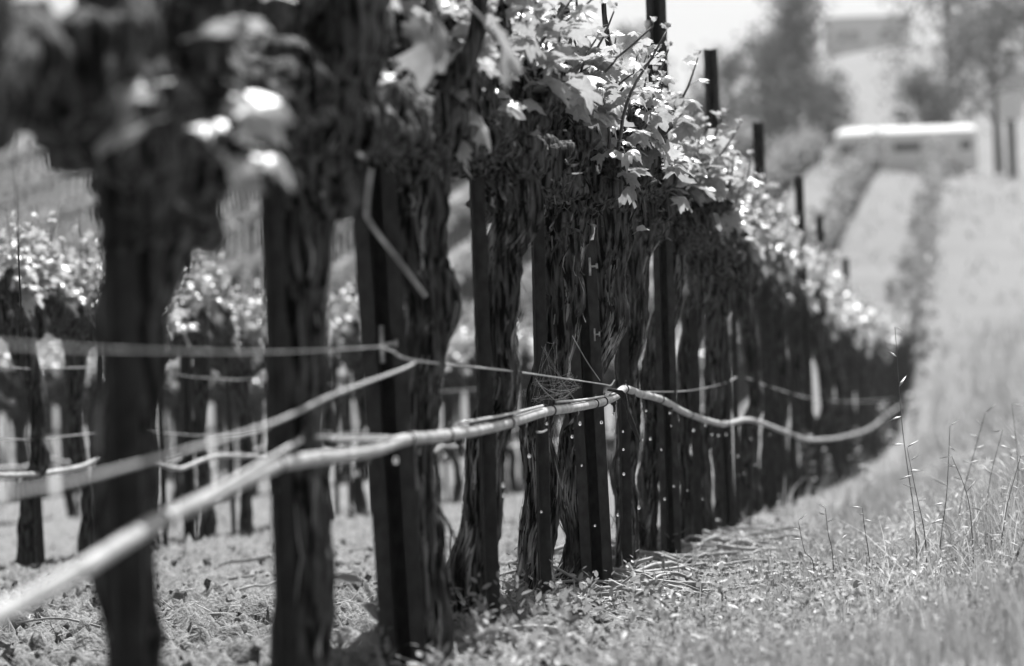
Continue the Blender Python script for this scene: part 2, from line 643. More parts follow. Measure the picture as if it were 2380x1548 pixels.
def leaf_frame(dirv, droop, roll):
    """rotation taking leaf +y to dirv (horizontal heading, pitched by droop) with a roll"""
    y = np.array([dirv[0], dirv[1], 0.0])
    y /= np.linalg.norm(y) + 1e-9
    y = y * math.cos(droop) + np.array((0, 0, -math.sin(droop)))
    up = np.array((0, 0, 1.0))
    x = np.cross(y, up); x /= np.linalg.norm(x)
    z = np.cross(x, y)
    x2 = x * math.cos(roll) + z * math.sin(roll)
    z2 = np.cross(x2, y)
    return np.stack([x2, y, z2], -1)


R3 = np.array((ROW_DX, 1.0, -0.0277)); R3 /= np.linalg.norm(R3)
ACR = np.array((1.0, -ROW_DX, 0.0)); ACR /= np.linalg.norm(ACR)


def add_leaf_object(parent, loc, Mx, size, k=None):
    o = bpy.data.objects.new('leaf', LEAF_ME[rnd.randrange(len(LEAF_ME)) if k is None else k])
    COL.objects.link(o)
    o.parent = parent
    M4 = Matrix(((Mx[0][0], Mx[0][1], Mx[0][2], 0), (Mx[1][0], Mx[1][1], Mx[1][2], 0), (Mx[2][0], Mx[2][1], Mx[2][2], 0), (0, 0, 0, 1)))
    o.matrix_local = Matrix.Translation(Vector(loc)) @ M4 @ Matrix.Diagonal((size, size, size, 1))
    return o


def make_shoot(vine, origin, base, length, lean, r_, nleaf, smin, smax, kick=0.9):
    path = shoot_path(base, length, lean, r_)
    c = spline(path, 12)
    mb = MB().tube(c, np.linspace(.0042, .0016, 12), 6)
    s = part('shoot', mb, M_CANE, vine, origin)
    for q in range(nleaf):
        f = (q + .6) / nleaf
        i = min(int(f * 11), 11)
        az = q * 2.4 + r_.uniform(-.6, .6)
        dirv = np.array((math.cos(az), math.sin(az)))
        size = (smax + (smin - smax) * f ** 1.3) * r_.uniform(.75, 1.2)
        Mx = leaf_frame(dirv, r_.normal(.12, .4), r_.normal(0, .45))
        add_leaf_object(s, c[i] - np.array(origin), Mx, size * 1.0)
    # curled tip
    for q in range(2):
        Mx = leaf_frame((math.cos(q * 3 + 1), math.sin(q * 3 + 1)), -1.0, r_.normal(0, .3))
        add_leaf_object(s, c[-1] - np.array(origin), Mx, smin * .55)
    return s


ORD = ['first', 'second', 'third', 'fourth', 'fifth', 'sixth', 'seventh', 'eighth', 'ninth', 'tenth']

# trunk centre lines (x, y, width) read off the photograph, survey pixels; ends go on down to the ground
TR = {
    0: [(365, 330, 210), (345, 460, 195), (335, 620, 165), (328, 800, 150), (315, 1000, 130), (308, 1250, 112), (318, 1548, 108)],
    1: [(715, 260, 150), (718, 430, 140), (712, 600, 130), (700, 800, 112), (690, 1000, 105), (684, 1200, 115), (688, 1400, 122), (695, 1548, 120)],
    2: [(945, 290, 140), (955, 430, 145), (968, 600, 140), (985, 760, 118), (972, 900, 105), (978, 1100, 92), (985, 1300, 88), (992, 1548, 90)],
    3: [(1165, 350, 120), (1185, 470, 112), (1182, 600, 96), (1175, 760, 84), (1150, 900, 78), (1120, 1040, 84), (1102, 1200, 88), (1098, 1350, 98), (1112, 1530, 118)],
    4: [(1310, 400, 130), (1312, 520, 104), (1318, 640, 96), (1312, 740, 80), (1290, 860, 66), (1262, 980, 72), (1252, 1120, 78), (1248, 1280, 84), (1240, 1440, 100)],
    5: [(1425, 400, 130), (1418, 520, 92), (1412, 640, 88), (1402, 740, 84), (1385, 840, 66), (1358, 960, 62), (1335, 1120, 60), (1328, 1260, 66), (1330, 1385, 82)],
    6: [(1500, 440, 110), (1492, 560, 84), (1486, 700, 74), (1476, 840, 62), (1466, 1000, 54), (1452, 1160, 56), (1456, 1335, 66)],
    7: [(1570, 480, 90), (1560, 600, 74), (1548, 740, 66), (1524, 900, 60), (1508, 1040, 56), (1504, 1180, 54), (1508, 1318, 62)],
    8: [(1628, 540, 80), (1618, 680, 62), (1608, 840, 52), (1596, 1000, 46), (1590, 1140, 48), (1596, 1285, 56)],
    9: [(1672, 590, 74), (1668, 720, 58), (1660, 860, 50), (1650, 1000, 46), (1636, 1140, 46), (1640, 1262, 54)],
}
HC = {-1: .33, 0: .34, 1: .41, 2: .46, 3: .50, 4: .50, 5: .49, 6: .48, 7: .49, 8: .48, 9: .48}


def vine_y(n):
    return VINE0 + VINE_STEP * n


def head_z(n, y):
    h = HC.get(n, .48)
    return CAM_Z - 0.0277 * y + h + (0.0 if n < -1 else 0) - 0.0


def head_pt(n):
    y = vine_y(n)
    x = row_x(0, y)
    # eye plane of the sloping ground at that depth: the camera's height above the slope carried down the row
    return np.array((x, y, CAM_Z - 0.0277 * y + HC.get(n, .48)))


VLAB = {
    -1: 'nearest grapevine, only its blurred dark arm and leaves hanging in at the upper left',
    0: 'heavily blurred dark trunk at far left with pale hose crossing its foot',
    1: 'second blurred trunk from the left with a straight stake on its left side',
    2: 'thick shaggy trunk leaning behind the wide channel post and wire clip',
    3: 'shaggy vine with flared base, crossing behind a narrow stake, left of the cobweb',
    4: 'sharp shaggy vine with cobweb, peeling bark and spring leaves at its head',
    5: 'sharp gnarled vine with big knotted head behind the pair of channel flanges',
    6: 'dark vine right after the sharp channel post, sunlit at its left edge',
    7: 'grapevine under the highest visible post top, pale strip down its trunk',
    8: 'softly blurred vine just past the highest post, brightly leafed head',
    9: 'softly blurred vine before the second dark post top, leaves glowing',
}
nleaf_obj = 0
heads = {}
for n in range(-1, 10):
    r_ = np.random.default_rng(100 + n)
    hp = head_pt(n)
    Y = vine_y(n)
    gz = GZ(row_x(0, Y), Y)
    origin = (row_x(0, Y), Y, gz)
    v = thing('grapevine', origin, VLAB[n], 'grapevine', 'grapevines of the near row')
    hi_res = 2 <= n <= 7
    if n in TR:
        pts, wid = [], []
        for (x, y, w) in TR[n]:
            pts.append(P(x, y, Y)); wid.append(w * Y / F / 2 * (0.66 if n >= 6 else .78 if n >= 2 else .88))
        low = pts[-1].copy()
        g = GZ(low[0], low[1])
        if low[2] > g + .03:
            low = np.array((low[0], low[1], g + .01)); pts.append(low); wid.append(wid[-1] * 1.1)
        pts.append(np.array((pts[-1][0], pts[-1][1], min(pts[-1][2], g) - .06))); wid.append(wid[-1] * 1.2)
        pts, wid = pts[::-1], wid[::-1]
        top = pts[-1]
    else:
        g = gz
        pts = [np.array((origin[0], Y, g - .05)), np.array((origin[0] + .01, Y, g + .3)), hp - np.array((0, 0, .03))]
        wid = [.045, .035, .05]
        top = pts[-1]
    V, Q, T, fr = woody(pts, wid, 190 if hi_res else 90, 56 if hi_res else 30, 200 + n, lump=.26, fib=.0095 if hi_res else .007, wob=.022)
    part('trunk', MB().add(V, Q, T), M_BARK, v, origin)
    nb = {3: 420, 4: 460, 5: 460, 6: 340, 7: 280, 2: 280}.get(n, 80)
    mb = MB()
    for k in range(nb):
        bark_ribbon(mb, fr, r_, r_.uniform(.05, .17), r_.uniform(.0018, .005), abs(r_.normal(0, .0035)) + (.014 * r_.uniform() if k % 9 == 0 else 0), r_.uniform(.03, .96), r_.uniform(0, 6.28), r_.choice((-1, 1)))
    part('shaggy_bark', mb, M_BARKSTRIP, v, origin, kind='stuff')
    if 2 <= n <= 7:
        for k in range(14):                                   # loose strips that stand clear of the trunk
            mb = MB()
            bark_ribbon(mb, fr, r_, r_.uniform(.05, .12), r_.uniform(.003, .008), r_.uniform(.01, .028), r_.uniform(.06, .9), r_.uniform(0, 6.28), r_.choice((-1, 1)))
            part('bark_strip', mb, M_BARKSTRIP, v, origin)
    # cordon: two arms along the row, sinking into the head
    hc = np.array((top[0], Y, max(top[2], hp[2] - .02)))
    arms = []
    for sgn in (-1, 1):
        nxt = head_pt(n + sgn) if (n + sgn) in HC else head_pt(n) + sgn * R3 * VINE_STEP
        end = hc + (nxt - hp) * .5
        mid = hc + (end - hc) * .45 + np.array((r_.normal(0, .012), 0, r_.uniform(-.01, .03)))
        pp = [hc - np.array((0, 0, .11)), hc + (end - hc) * .1 - np.array((0, 0, .01)), mid, end + np.array((r_.normal(0, .012), 0, r_.normal(0, .012)))]
        ks = 1.2 if n <= 2 else 1.0
        V, Q, T, fa = woody(pp, [.03 * ks, .045 * ks, .038 * ks, .034 * ks], 90, 34, 300 + n * 2 + sgn, lump=.35, fib=.008, lf=18, iso=True, wob=.02)
        mb = MB().add(V, Q, T)
        part('cordon_arm', mb, M_BARK, v, origin)
        arms.append(fa)
    # the knotted head
    mb = MB()
    for k in range(7 if 3 <= n <= 6 else 5):
        d = np.array((r_.normal(0, .035), r_.normal(0, .09), r_.uniform(-.05, .09)))
        p0 = hc + d * .3
        p1 = hc + d + np.array((0, 0, .01))
        V, Q, T, fh = woody([p0, (p0 + p1) / 2 + r_.normal(0, .012, 3), p1, p1 + r_.normal(0, .02, 3) + np.array((0, 0, .02))], [.022, .034, .028, .01], 26, 24, 500 + n * 9 + k, lump=.35, fib=.008, lf=22, iso=True, wob=.01)
        mb.add(V, Q, T)
    part('knotted_head', mb, M_BARK, v, origin)
    mb = MB()
    for fa in arms:
        for k in range(110 if 2 <= n <= 7 else 40):
            i_ = int(r_.integers(0, 88))
            a_ = r_.uniform(0, 6.28)
            o_ = math.cos(a_) * fa[2][i_] + math.sin(a_) * fa[3][i_]
            p_ = fa[0][i_] + o_ * fa[1][i_] * 1.05
            d_ = r_.normal(0, 1, 3) + o_ * .5 + np.array((0, 0, -.5))
            d_ /= np.linalg.norm(d_)
            l_ = r_.uniform(.012, .045)
            s_ = np.cross(d_, o_); s_ /= np.linalg.norm(s_) + 1e-9
            w_ = r_.uniform(.0012, .004)
            bend = r_.normal(0, .006, 3)
            V = [p_ - s_ * w_, p_ + s_ * w_, p_ + d_ * l_ * .5 - s_ * w_ * .8 + bend, p_ + d_ * l_ * .5 + s_ * w_ * .8 + bend, p_ + d_ * l_]
            mb.add(V, [(0, 1, 3, 2)], [(2, 3, 4)])
    part('cordon_bark', mb, M_BARKSTRIP, v, origin, kind='stuff')
    # spurs with green shoots
    nsp = {-1: 5, 0: 9, 1: 10}.get(n, 10)
    for k in range(nsp):
        f = (k + .5) / nsp * 2 - 1
        fa = arms[0] if f < 0 else arms[1]
        idx = min(int(abs(f) * 60) + 6, 69)
        b0 = fa[0][idx]
        hgt = r_.uniform(.04, .12) if n >= 5 else r_.uniform(.05, .17) if n >= 2 else r_.uniform(.09, .22)
        tip = b0 + np.array((r_.normal(0.01, .04), r_.normal(0, .05), hgt))
        V, Q, T, fs = woody([b0, b0 + (tip - b0) * .4 + r_.normal(0, .014, 3), tip + r_.normal(0, .008, 3), tip + np.array((0, 0, .02))], np.array([.026, .02, .017, .009]) * (1.4 if n <= 2 else 1.0), 30, 16, 700 + n * 11 + k, lump=.32, fib=.005, lf=24, iso=True, wob=.014)
        part('spur', MB().add(V, Q, T), M_BARK, v, origin)
        for q in range(3 if 3 <= n <= 8 else 2 if n >= 2 else 1):
            ln = r_.uniform(.08, .2) if n >= 5 else r_.uniform(.1, .3) if n >= 3 else r_.uniform(.08, .22)
            nl = int(5 + ln * 18) if n >= 2 else int(3 + ln * 9)
            make_shoot(v, origin, tip - np.array((0, 0, .012)), ln, (r_.normal(.12, .38), r_.normal(0, .3)), r_, nl, .03, .066 if n >= 2 else .05)
            nleaf_obj += nl + 2
    heads[n] = (v, origin, hc)

# leaves and canes that the photograph shows singly
def special_leaf(n, px, py, Z, size, heading, droop, roll, k=0):
    v, origin, _ = heads[n]
    Mx = leaf_frame(heading, droop, roll)
    add_leaf_object(v, P(px, py, Z) - np.array(origin), Mx, size, k)


for a in [(2, 985, -40, 4.6, .1, (.1, -1), 1.5, .7, 2), (2, 1075, 0, 4.7, .1, (.6, -.5), 1.1, .6, 1), (2, 860, 100, 4.8, .1, (-.4, -1), 1.1, -.3, 3),
          (0, 400, 190, 3.35, .06, (-.6, -.3), .5, .4, 0), (0, 520, 185, 3.35, .065, (.5, -.4), .7, -.5, 2), (0, 470, 300, 3.33, .04, (.2, -1), .1, .1, 5),
          (0, 480, 330, 3.36, .06, (.6, -.6), 1.0, .3, 4), (0, 385, 275, 3.34, .055, (-1, -.3), .5, .7, 1), (0, 560, 330, 3.36, .05, (1, -.3), .7, .2, 3),
          (1, 690, 5, 4.2, .085, (-1, .2), .1, .25, 0), (1, 630, 300, 4.35, .045, (1, .2), .0, .2, 1), (1, 640, 78, 4.3, .05, (-1, .3), .0, .25, 2),
          (0, 190, 90, 3.5, .035, (.4, -1), .2, .3, 2), (0, 420, 95, 3.4, .055, (1, .2), .1, .3, 1), (0, 500, 55, 3.4, .04, (1, .2), .2, .2, 0),
          (3, 905, 520, 5.4, .07, (.2, -1), 1.3, .1, 1), (5, 1470, 545, 7.95, .03, (1, -.3), -.2, .2, 4)]:
    special_leaf(*a)

for (n, pts, r0) in [(4, [(1225, 300), (1262, 215), (1300, 160), (1310, 60), (1290, -40)], .013), (2, [(1010, 230), (1065, 170), (1105, 90), (1120, -40)], .012),
                     (5, [(1420, 120), (1408, 60), (1400, -30)], .004), (5, [(1500, 300), (1515, 230), (1512, 150)], .005)]:
    v, origin, hc = heads[n]
    Zc = vine_y(n) - .05
    V, Q, T, _ = woody([P(x, y, Zc) for x, y in pts], [r0 * 1.5, r0 * 1.2, r0, r0 * .8], 40, 14, 900 + n, lump=.22, fib=.002, lf=30)
    part('old_cane', MB().add(V, Q, T), M_BARK, v, origin)


ORDW = 'first second third fourth fifth sixth seventh eighth ninth tenth eleventh twelfth thirteenth fourteenth fifteenth sixteenth seventeenth eighteenth nineteenth twentieth twenty-first twenty-second'.split()
# ------------------------------------------------------------------ vines farther off: copies of five models
def make_proto(i):
    r_ = np.random.default_rng(3000 + i)
    lean = r_.normal(0, .03, 2)
    H = .76 + r_.normal(0, .03)
    pts = [(0, 0, -.06), (lean[0] * .5, lean[1] * .5, .2), (r_.normal(0, .035), r_.normal(0, .05), .45), (0, 0, H)]
    V, Q, T, fr = woody(pts, [.036, .024, .023, .046], 60, 22, 3100 + i, lump=.25, fib=.006, wob=.02)
    mb = MB().add(V, Q, T)
    for k in range(40):
        bark_ribbon(mb, fr, r_, r_.uniform(.05, .15), r_.uniform(.003, .008), abs(r_.normal(0, .006)), r_.uniform(.03, .95), r_.uniform(0, 6.28))
    trunk = mb.mesh('trunk', M_BARK)
    mb = MB()
    spurs = []
    for sgn in (-1, 1):
        e = sgn * .44
        V, Q, T, fa = woody([(0, 0, H - .06), (0, e * .3, H + .01), (r_.normal(0, .02), e * .65, H + .02), (r_.normal(0, .02), e, H)], [.04, .055, .044, .034], 40, 18, 3200 + i * 2 + sgn, lump=.35, fib=.009, lf=18, iso=True, wob=.02)
        mb.add(V, Q, T)
        for k in range(5):
            b0 = fa[0][4 + k * 7]
            tip = b0 + np.array((r_.normal(.01, .04), r_.normal(0, .04), r_.uniform(.04, .12)))
            V, Q, T, _ = woody([b0, (b0 + tip) / 2 + r_.normal(0, .012, 3), tip], [.028, .022, .012], 12, 10, 3300 + i * 20 + k, lump=.3, fib=.004, lf=22)
            mb.add(V, Q, T)
            spurs.append(tip)
    cord = mb.mesh('cordon_arm', M_BARK)
    mb = MB()
    for tip in spurs:
        for q in range(3):
            ln = r_.uniform(.07, .24)
            c = spline(shoot_path(tip, ln, (r_.normal(.1, .5), r_.normal(0, .3)), r_), 8)
            mb.tube(c, np.linspace(.004, .0015, 8), 4, False)
            nl = int(5 + ln * 16)
            for l_ in range(nl):
                f = (l_ + .6) / nl
                az = l_ * 2.4 + r_.uniform(-.6, .6)
                Mx = leaf_frame((math.cos(az), math.sin(az)), r_.normal(.1, .4), r_.normal(0, .45))
                size = (.07 - .035 * f) * r_.uniform(.75, 1.2)
                lv, lq, lt = LEAFS[int(r_.integers(len(LEAFS)))]
                if i >= 3:
                    mb.add(SV @ (Mx.T) * size * 1.3 + c[min(int(f * 7), 7)], None, ST)
                else:
                    mb.add(lv @ (Mx.T) * size + c[min(int(f * 7), 7)], lq, lt)
    fol = mb.mesh('foliage', M_LEAF)
    return trunk, cord, fol


PROTO = [make_proto(i) for i in range(6)]
ROWLAB = [('grapevine in the long blurred run of the near row receding right', 'blurred vines down the near row'),
          ('grapevine of the second row seen between the near dark trunks', 'vines of the second row'),
          ('grapevine of the third row behind the second row trunks', 'vines of the third row'),
          ('small blurred grapevine of the fourth row at the back', 'vines of the fourth row'),
          ('small blurred grapevine of the fifth row at the back', 'vines of the fifth row')]
SPAN = [(VINE0 + VINE_STEP * 10, 46), (10.6, 44), (18.2, 44), (26, 44), (33, 44)]
stake_spots = []
ROT = math.atan2(-ROW_DX, 1.0)
for k, (y0, y1) in enumerate(SPAN):
    y = y0
    q = 0
    while y < y1:
        x = row_x(k, y) + rnd.uniform(-.03, .03)
        z = GZ(x, y)
        lo = 0 if y < 22 else 3
        tm, cm, fm = PROTO[lo + rnd.randrange(3)]
        rz = ROT + (math.pi if rnd.random() < .5 else 0)
        v = thing('grapevine', (x, y, z), ROWLAB[k][0], 'grapevine', ROWLAB[k][1], rz)
        if k == 0 and q + 11 <= 22:
            v['label'] = 'blurred grapevine, %s trunk of the near row counted from the left edge' % ORDW[q + 10]
        elif 0 < k < 3 and q < 12:
            v['label'] = '%s grapevine from the left in the %s row back' % (ORDW[q], ORDW[k])
        s = rnd.uniform(.95, 1.08)
        v.scale = (s * .8, s, s * (1.13 if k == 0 else .98))
        link('trunk', tm, v)
        link('cordon_arm', cm, v)
        tag(link('foliage', fm, v), kind='stuff')
        stake_spots.append((k, q, x, y, z))
        y += (VINE_STEP if k == 0 else .88) + rnd.uniform(-.04, .04)
        q += 1

# rows that climb the far hillside: too many and too small to count
mb = MB()
r_ = np.random.default_rng(55)
locs = []
for k in range(-1, 12):
    if k == -1: continue
    y = 46.0
    while y < 131:
        x = row_x(k, y)
        if abs(x) < 30:
            z = float(base_ground(x, y))
            if k >= 4:
                mb.tube([(x, y, z - .05), (x, y, z + .8)], [.05, .07], 4, False)
            elif y < 95:
                mb.tube([(x, y, z - .05), (x + r_.normal(0, .02), y, z + .8)], [.05, .06], 5, False)
                mb.tube([(x - .05, y - .45, z + .8), (x, y, z + .86), (x + .05, y + .45, z + .8)], [.13, .16, .13], 5, False)  # wood thickened into a dark core that stands for shade inside the canopy
            else:
                mb.tube([(x, y, z - .05), (x, y, z + .85)], [.1, .17], 4, False)  # trunk widened likewise, its dark bulk imitating canopy shade
            locs.append((x, y, z))
        y += .9
link_ = mb.mesh('distant_vine_rows', M_BARK)
rows = link('distant_vine_rows', link_)
tag(rows, 'soft pale lines of vine rows climbing the far hillside', 'vine rows', kind='stuff')
mb = MB()
L_ = np.repeat(np.array(locs), 40, 0)
n_ = len(L_)
vig = np.repeat(r_.uniform(.4, 1.5, len(locs)) * np.where(np.array(locs)[:, 0] < row_x(3.5, np.array(locs)[:, 1]), .55, 1.0), 40)
L_ = L_ + np.stack([r_.normal(0, .11, n_) * vig, r_.uniform(-.45, .45, n_), .74 + r_.uniform(-.25, .42, n_) * vig], -1)
scatter(mb, SV, None, ST, L_, rand_rots(n_, r_, .7), r_.uniform(.10, .19, n_))
part('foliage', mb, M_LEAF_FAR, rows, kind='stuff')


# ------------------------------------------------------------------ stakes and posts
def channel_profile(w, d, t):
    """hat channel: two lips facing -y and a deep groove between them, as an outline"""
    a = w * .17
    return [(-w / 2, -d), (-w / 2, -d + t), (-a - t, -d + t), (-a - t, 0), (a + t, 0), (a + t, -d + t), (w / 2, -d + t), (w / 2, -d), (a, -d), (a, -t), (-a, -t), (-a, -d)]


def angle_profile(w, d, t):
    return [(-w / 2, -d), (-w / 2, 0), (w / 2, 0), (w / 2, -t), (-w / 2 + t, -t), (-w / 2 + t, -d)]


def prism(prof, p0, p1, rz=0.0):
    n = len(prof)
    c, s = math.cos(rz), math.sin(rz)
    pr = np.array([(x * c - y * s, x * s + y * c, 0) for x, y in prof])
    V = np.concatenate([pr + np.asarray(p0), pr + np.asarray(p1)])
    Q = [(k, (k + 1) % n, n + (k + 1) % n, n + k) for k in range(n)]
    if n == 12:
        caps = [(0, 1, 2, 11), (2, 3, 10, 11), (3, 4, 9, 10), (4, 5, 8, 9), (5, 6, 7, 8)]
    elif n == 6:
        caps = [(0, 1, 4, 5), (1, 2, 3, 4)]
    else:
        caps = [(0, 1, 2, 3)]
    Q += [tuple(reversed(c_)) for c_ in caps] + [tuple(n + i for i in c_) for c_ in caps]
    return V, Q


def wire_clip(vobj, origin, p, s=1.0):
    """small bent H clip hooked through the post"""
    mb = MB()
    p = np.asarray(p, float)
    mb.tube([p + (0, -.004, -.016 * s), p + (0, -.006, 0), p + (0, -.004, .016 * s)], .0022 * s, 6)
    mb.tube([p + (0, -.006, 0), p + (.012 * s, -.007, .001)], .002 * s, 6)
    mb.tube([p + (.012 * s, -.007, -.004), p + (.012 * s, -.007, .006)], .0018 * s, 6)
    part('wire_clip', mb, M_WIRE, vobj, origin)


# (vine, kind, top pixel, bottom pixel, width px, front offset) - narrow steel angle stakes and wide channel posts
STK = [
    (0, 'a', (275, 300), (300, 1600), 72, .045, 'blurred dark stake on the left side of the far left trunk'),
    (1, 'a', (626, 250), (672, 1600), 44, .04, 'straight stake left of the second blurred trunk'),
    (2, 'u', (868, 250), (962, 1640), 106, .07, 'wide open channel post with bright wire clip and hanging cane'),
    (3, 'a', (1108, 372), (1152, 1545), 33, .06, 'narrow stake in front of the vine with the flared base'),
    (4, 'a', (1248, 395), (1268, 1455), 29, .06, 'sharp narrow stake behind the cobweb'),
    (5, 'u', (1352, 560), (1398, 1385), 72, .06, 'sharp wide channel post marked by a small white H clip'),
    (6, 'a', (1446, 640), (1456, 1335), 25, .05, 'narrow stake next right of the sharp channel post'),
    (7, 'u', (1525, -60), (1562, 1310), 47, .05, 'tall dark channel post with the highest visible top and two white insulators'),
    (8, 'a', (1612, 720), (1622, 1282), 20, .05, 'blurred narrow stake right of the tall post'),
]
SIDE_A, SIDE_B = .9, -.15
for (n, kd, a, c, w, fo, lab) in STK:
    Y = vine_y(n) - fo
    p1 = P(a[0], a[1], Y)
    p0 = P(c[0], c[1], Y)
    if p0[2] > GZ(p0[0], p0[1]):
        p0[2] = GZ(p0[0], p0[1])
    W = w * Y / F
    prof = channel_profile(W, W * .55, W * .16) if kd == 'u' else angle_profile(W, W * .8, W * .16)
    if kd == 'u':
        prof = channel_profile(W, W * .7, W * .06)
    org = (p0[0], p0[1], GZ(p0[0], p0[1]))
    base = p0.copy()
    base[2] -= .12
    s = thing('channel_post' if kd == 'u' else 'vine_stake', org, lab, 'post' if kd == 'u' else 'stake', 'channel posts of the near row' if kd == 'u' else 'stakes of the near row')
    V, Q = prism(prof, base, p1, ROT if kd == 'u' else ROT)
    part('channel' if kd == 'u' else 'stake_bar', MB().add(V, Q), M_STEEL, s, org, smooth=False)
    if n == 2:
        wire_clip(s, org, P(888, 800, Y - .045), 1.6)
        mb = MB().tube(spline([P(868, 355, Y - .05), P(852, 480, Y - .05), P(862, 520, Y - .05), P(930, 610, Y - .05), P(990, 690, Y - .04)], 24), np.linspace(.006, .0045, 24), 7)
        part('hanging_cane', mb, M_TWIG, s, org)
    if n == 5:
        wire_clip(s, org, P(1371, 620, Y - .05), 1.15)
        wire_clip(s, org, P(1382, 778, Y - .05), .8)
    if n == 7:
        for x in (1505, 1543):
            p = P(x, 68, Y - .03)
            mb = MB()
            mb.tube([p + (0, 0, -.022), p + (0, 0, -.006)], .0075, 8)
            mb.tube([p + (0, 0, .006), p + (0, 0, .022)], .0075, 8)
            mb.tube([p + (0, 0, -.008), p + (0, 0, .008)], .004, 8)
            part('insulator', mb, M_WEB, s, org)

# the taller dark post tops down the row, then the ordinary stakes
TALL = [(1652, 115, 11.65), (1762, 285, 14.3), (1857, 412, 17.6), (1905, 500, 21.5), (1965, 600, 25.0)]
TLAB = ['dark post top standing out second highest against the pale sky and trees', 'dark post top third down the line above the bright leaves',
        'dark post top fourth down the line beside the pale hill rows', 'blurred post top fifth down the line', 'blurred post top sixth down the line, lowest']
for i, (x, y, Z) in enumerate(TALL):
    p1 = P(x, y, Z)
    g = GZ(p1[0], Z)
    org = (p1[0], Z, g)
    s = thing('channel_post', org, TLAB[i], 'post', 'channel posts of the near row')
    W = .042
    V, Q = prism(channel_profile(W, W * .6, W * .08), (p1[0], Z, g - .1), (p1[0], Z, p1[2]), ROT)
    part('channel', MB().add(V, Q), M_STEEL, s, org, smooth=False)

stake_me = {}
Vs, Qs = prism(angle_profile(.017, .015, .003), (0, 0, -.1), (0, 0, .78))
stake_me['a'] = MB().add(Vs, Qs).mesh('vine_stake', M_STEEL, False)
Vs, Qs = prism(channel_profile(.045, .028, .003), (0, 0, -.1), (0, 0, 1.5))
stake_me['u'] = MB().add(Vs, Qs).mesh('channel_post', M_STEEL, False)
SL = ['narrow stake among the blurred trunks of the receding near row', 'narrow stake in the second row', 'narrow stake in the third row', 'narrow stake in the fourth row', 'narrow stake in the fifth row']
PL = ['', 'tall dark post rising out of the second row', 'tall dark post rising out of the third row', 'tall dark post rising out of the fourth row', 'tall dark post rising out of the fifth row']
for (k, q, x, y, z) in stake_spots:
    tall = (k > 0 and q % 5 == 4)
    o = link('channel_post' if tall else 'vine_stake', stake_me['u' if tall else 'a'])
    o.location = (x + .05 * rnd.choice((-1, 1)), y - .06, z)
    o.rotation_euler = (rnd.gauss(0, .015), rnd.gauss(0, .02), ROT)
    if tall:
        tag(o, ('%s tall post from the left in the %s row back' % (ORDW[q // 5], ORDW[k])) if k < 3 else PL[k], 'post', 'posts of the rows behind')
    elif k < 3 and q + (10 if k == 0 else 0) < 22:
        tag(o, 'narrow stake beside the %s trunk from the left in the %s row' % (ORDW[q + (10 if k == 0 else 0)], 'near' if k == 0 else ORDW[k] + ' back'), 'stake', 'stakes of row %s' % ('one', 'two', 'three', 'four', 'five')[k])
    else: tag(o, SL[k], 'stake', 'stakes of row %s' % ('one', 'two', 'three', 'four', 'five')[k])


# ------------------------------------------------------------------ wires and the drip hose
def rowpath(pts, kz=.93, n=60):
    return spline([P(x, y, rowZ(x, kz)) for x, y in pts], n)


WIRES = [
    ([(-220, 785), (0, 800), (250, 812), (640, 818), (885, 806)], .93, .0011, 'blurred slack wire running level from the left edge to the clip post'),
    ([(886, 806), (912, 816), (968, 838), (1200, 864), (1395, 892), (1418, 896), (1428, 884)], .93, .0016, 'taut wire slanting from the clip post to a bent hook right of the cobweb'),
    ([(-250, 1188), (36, 1143), (252, 1096), (613, 990), (780, 915), (935, 858), (970, 838)], .91, .0019, 'blurred wire climbing from the lower left to the clip post'),
    ([(1440, 905), (1480, 910), (1600, 908), (1685, 890), (1712, 876)], .93, .0016, 'short wire with an upturned end right of the hose peak'),
    ([(1735, 878), (1800, 902), (1900, 928), (2000, 933), (2080, 928)], .93, .0022, 'sagging blurred wire across the far dark trunks'),
    ([(736, 1016), (860, 1014), (1010, 1016)], .94, .002, 'short straight wire lying just above the hose by the third trunk'),
]
for pts, kz, r0, lab in WIRES:
    c = rowpath(pts, kz)
    o = link('trellis_wire', MB().tube(c, r0, 6).mesh('trellis_wire', M_WIRE))
    tag(o, lab, 'wire', 'wires of the near row')
for k, (h, lab) in enumerate([(.41, 'upper thin wire of the second row left of the near trunks'), (.62, 'high thin wire of the second row with barbs')]):
    pts = []
    for y in np.linspace(9, 40, 40):
        x = row_x(1, y) + .06
        pts.append((x, y, float(base_ground(x, y)) + h + .012 * math.sin(y * 2.1)))
    o = link('trellis_wire', MB().tube(pts, .0018, 5).mesh('trellis_wire', M_WIRE))
    tag(o, lab, 'wire', 'wires of the second row')
for k in (1, 2):
    pts = []
    for y in np.linspace(9 if k == 1 else 17, 42, 90):
        x = row_x(k, y) + .07
        pts.append((x, y, float(base_ground(x, y)) + .31 + .018 * math.sin(y * 3.1 + k) + .01 * math.sin(y * 7.3)))
    o = link('drip_hose', MB().tube(spline(pts, 200), .0085, 8).mesh('drip_hose', M_HOSE))
    tag(o, ['', 'pale wavy drip hose of the second row', 'faint drip hose of the third row'][k], 'hose', 'drip hoses of the rows behind')

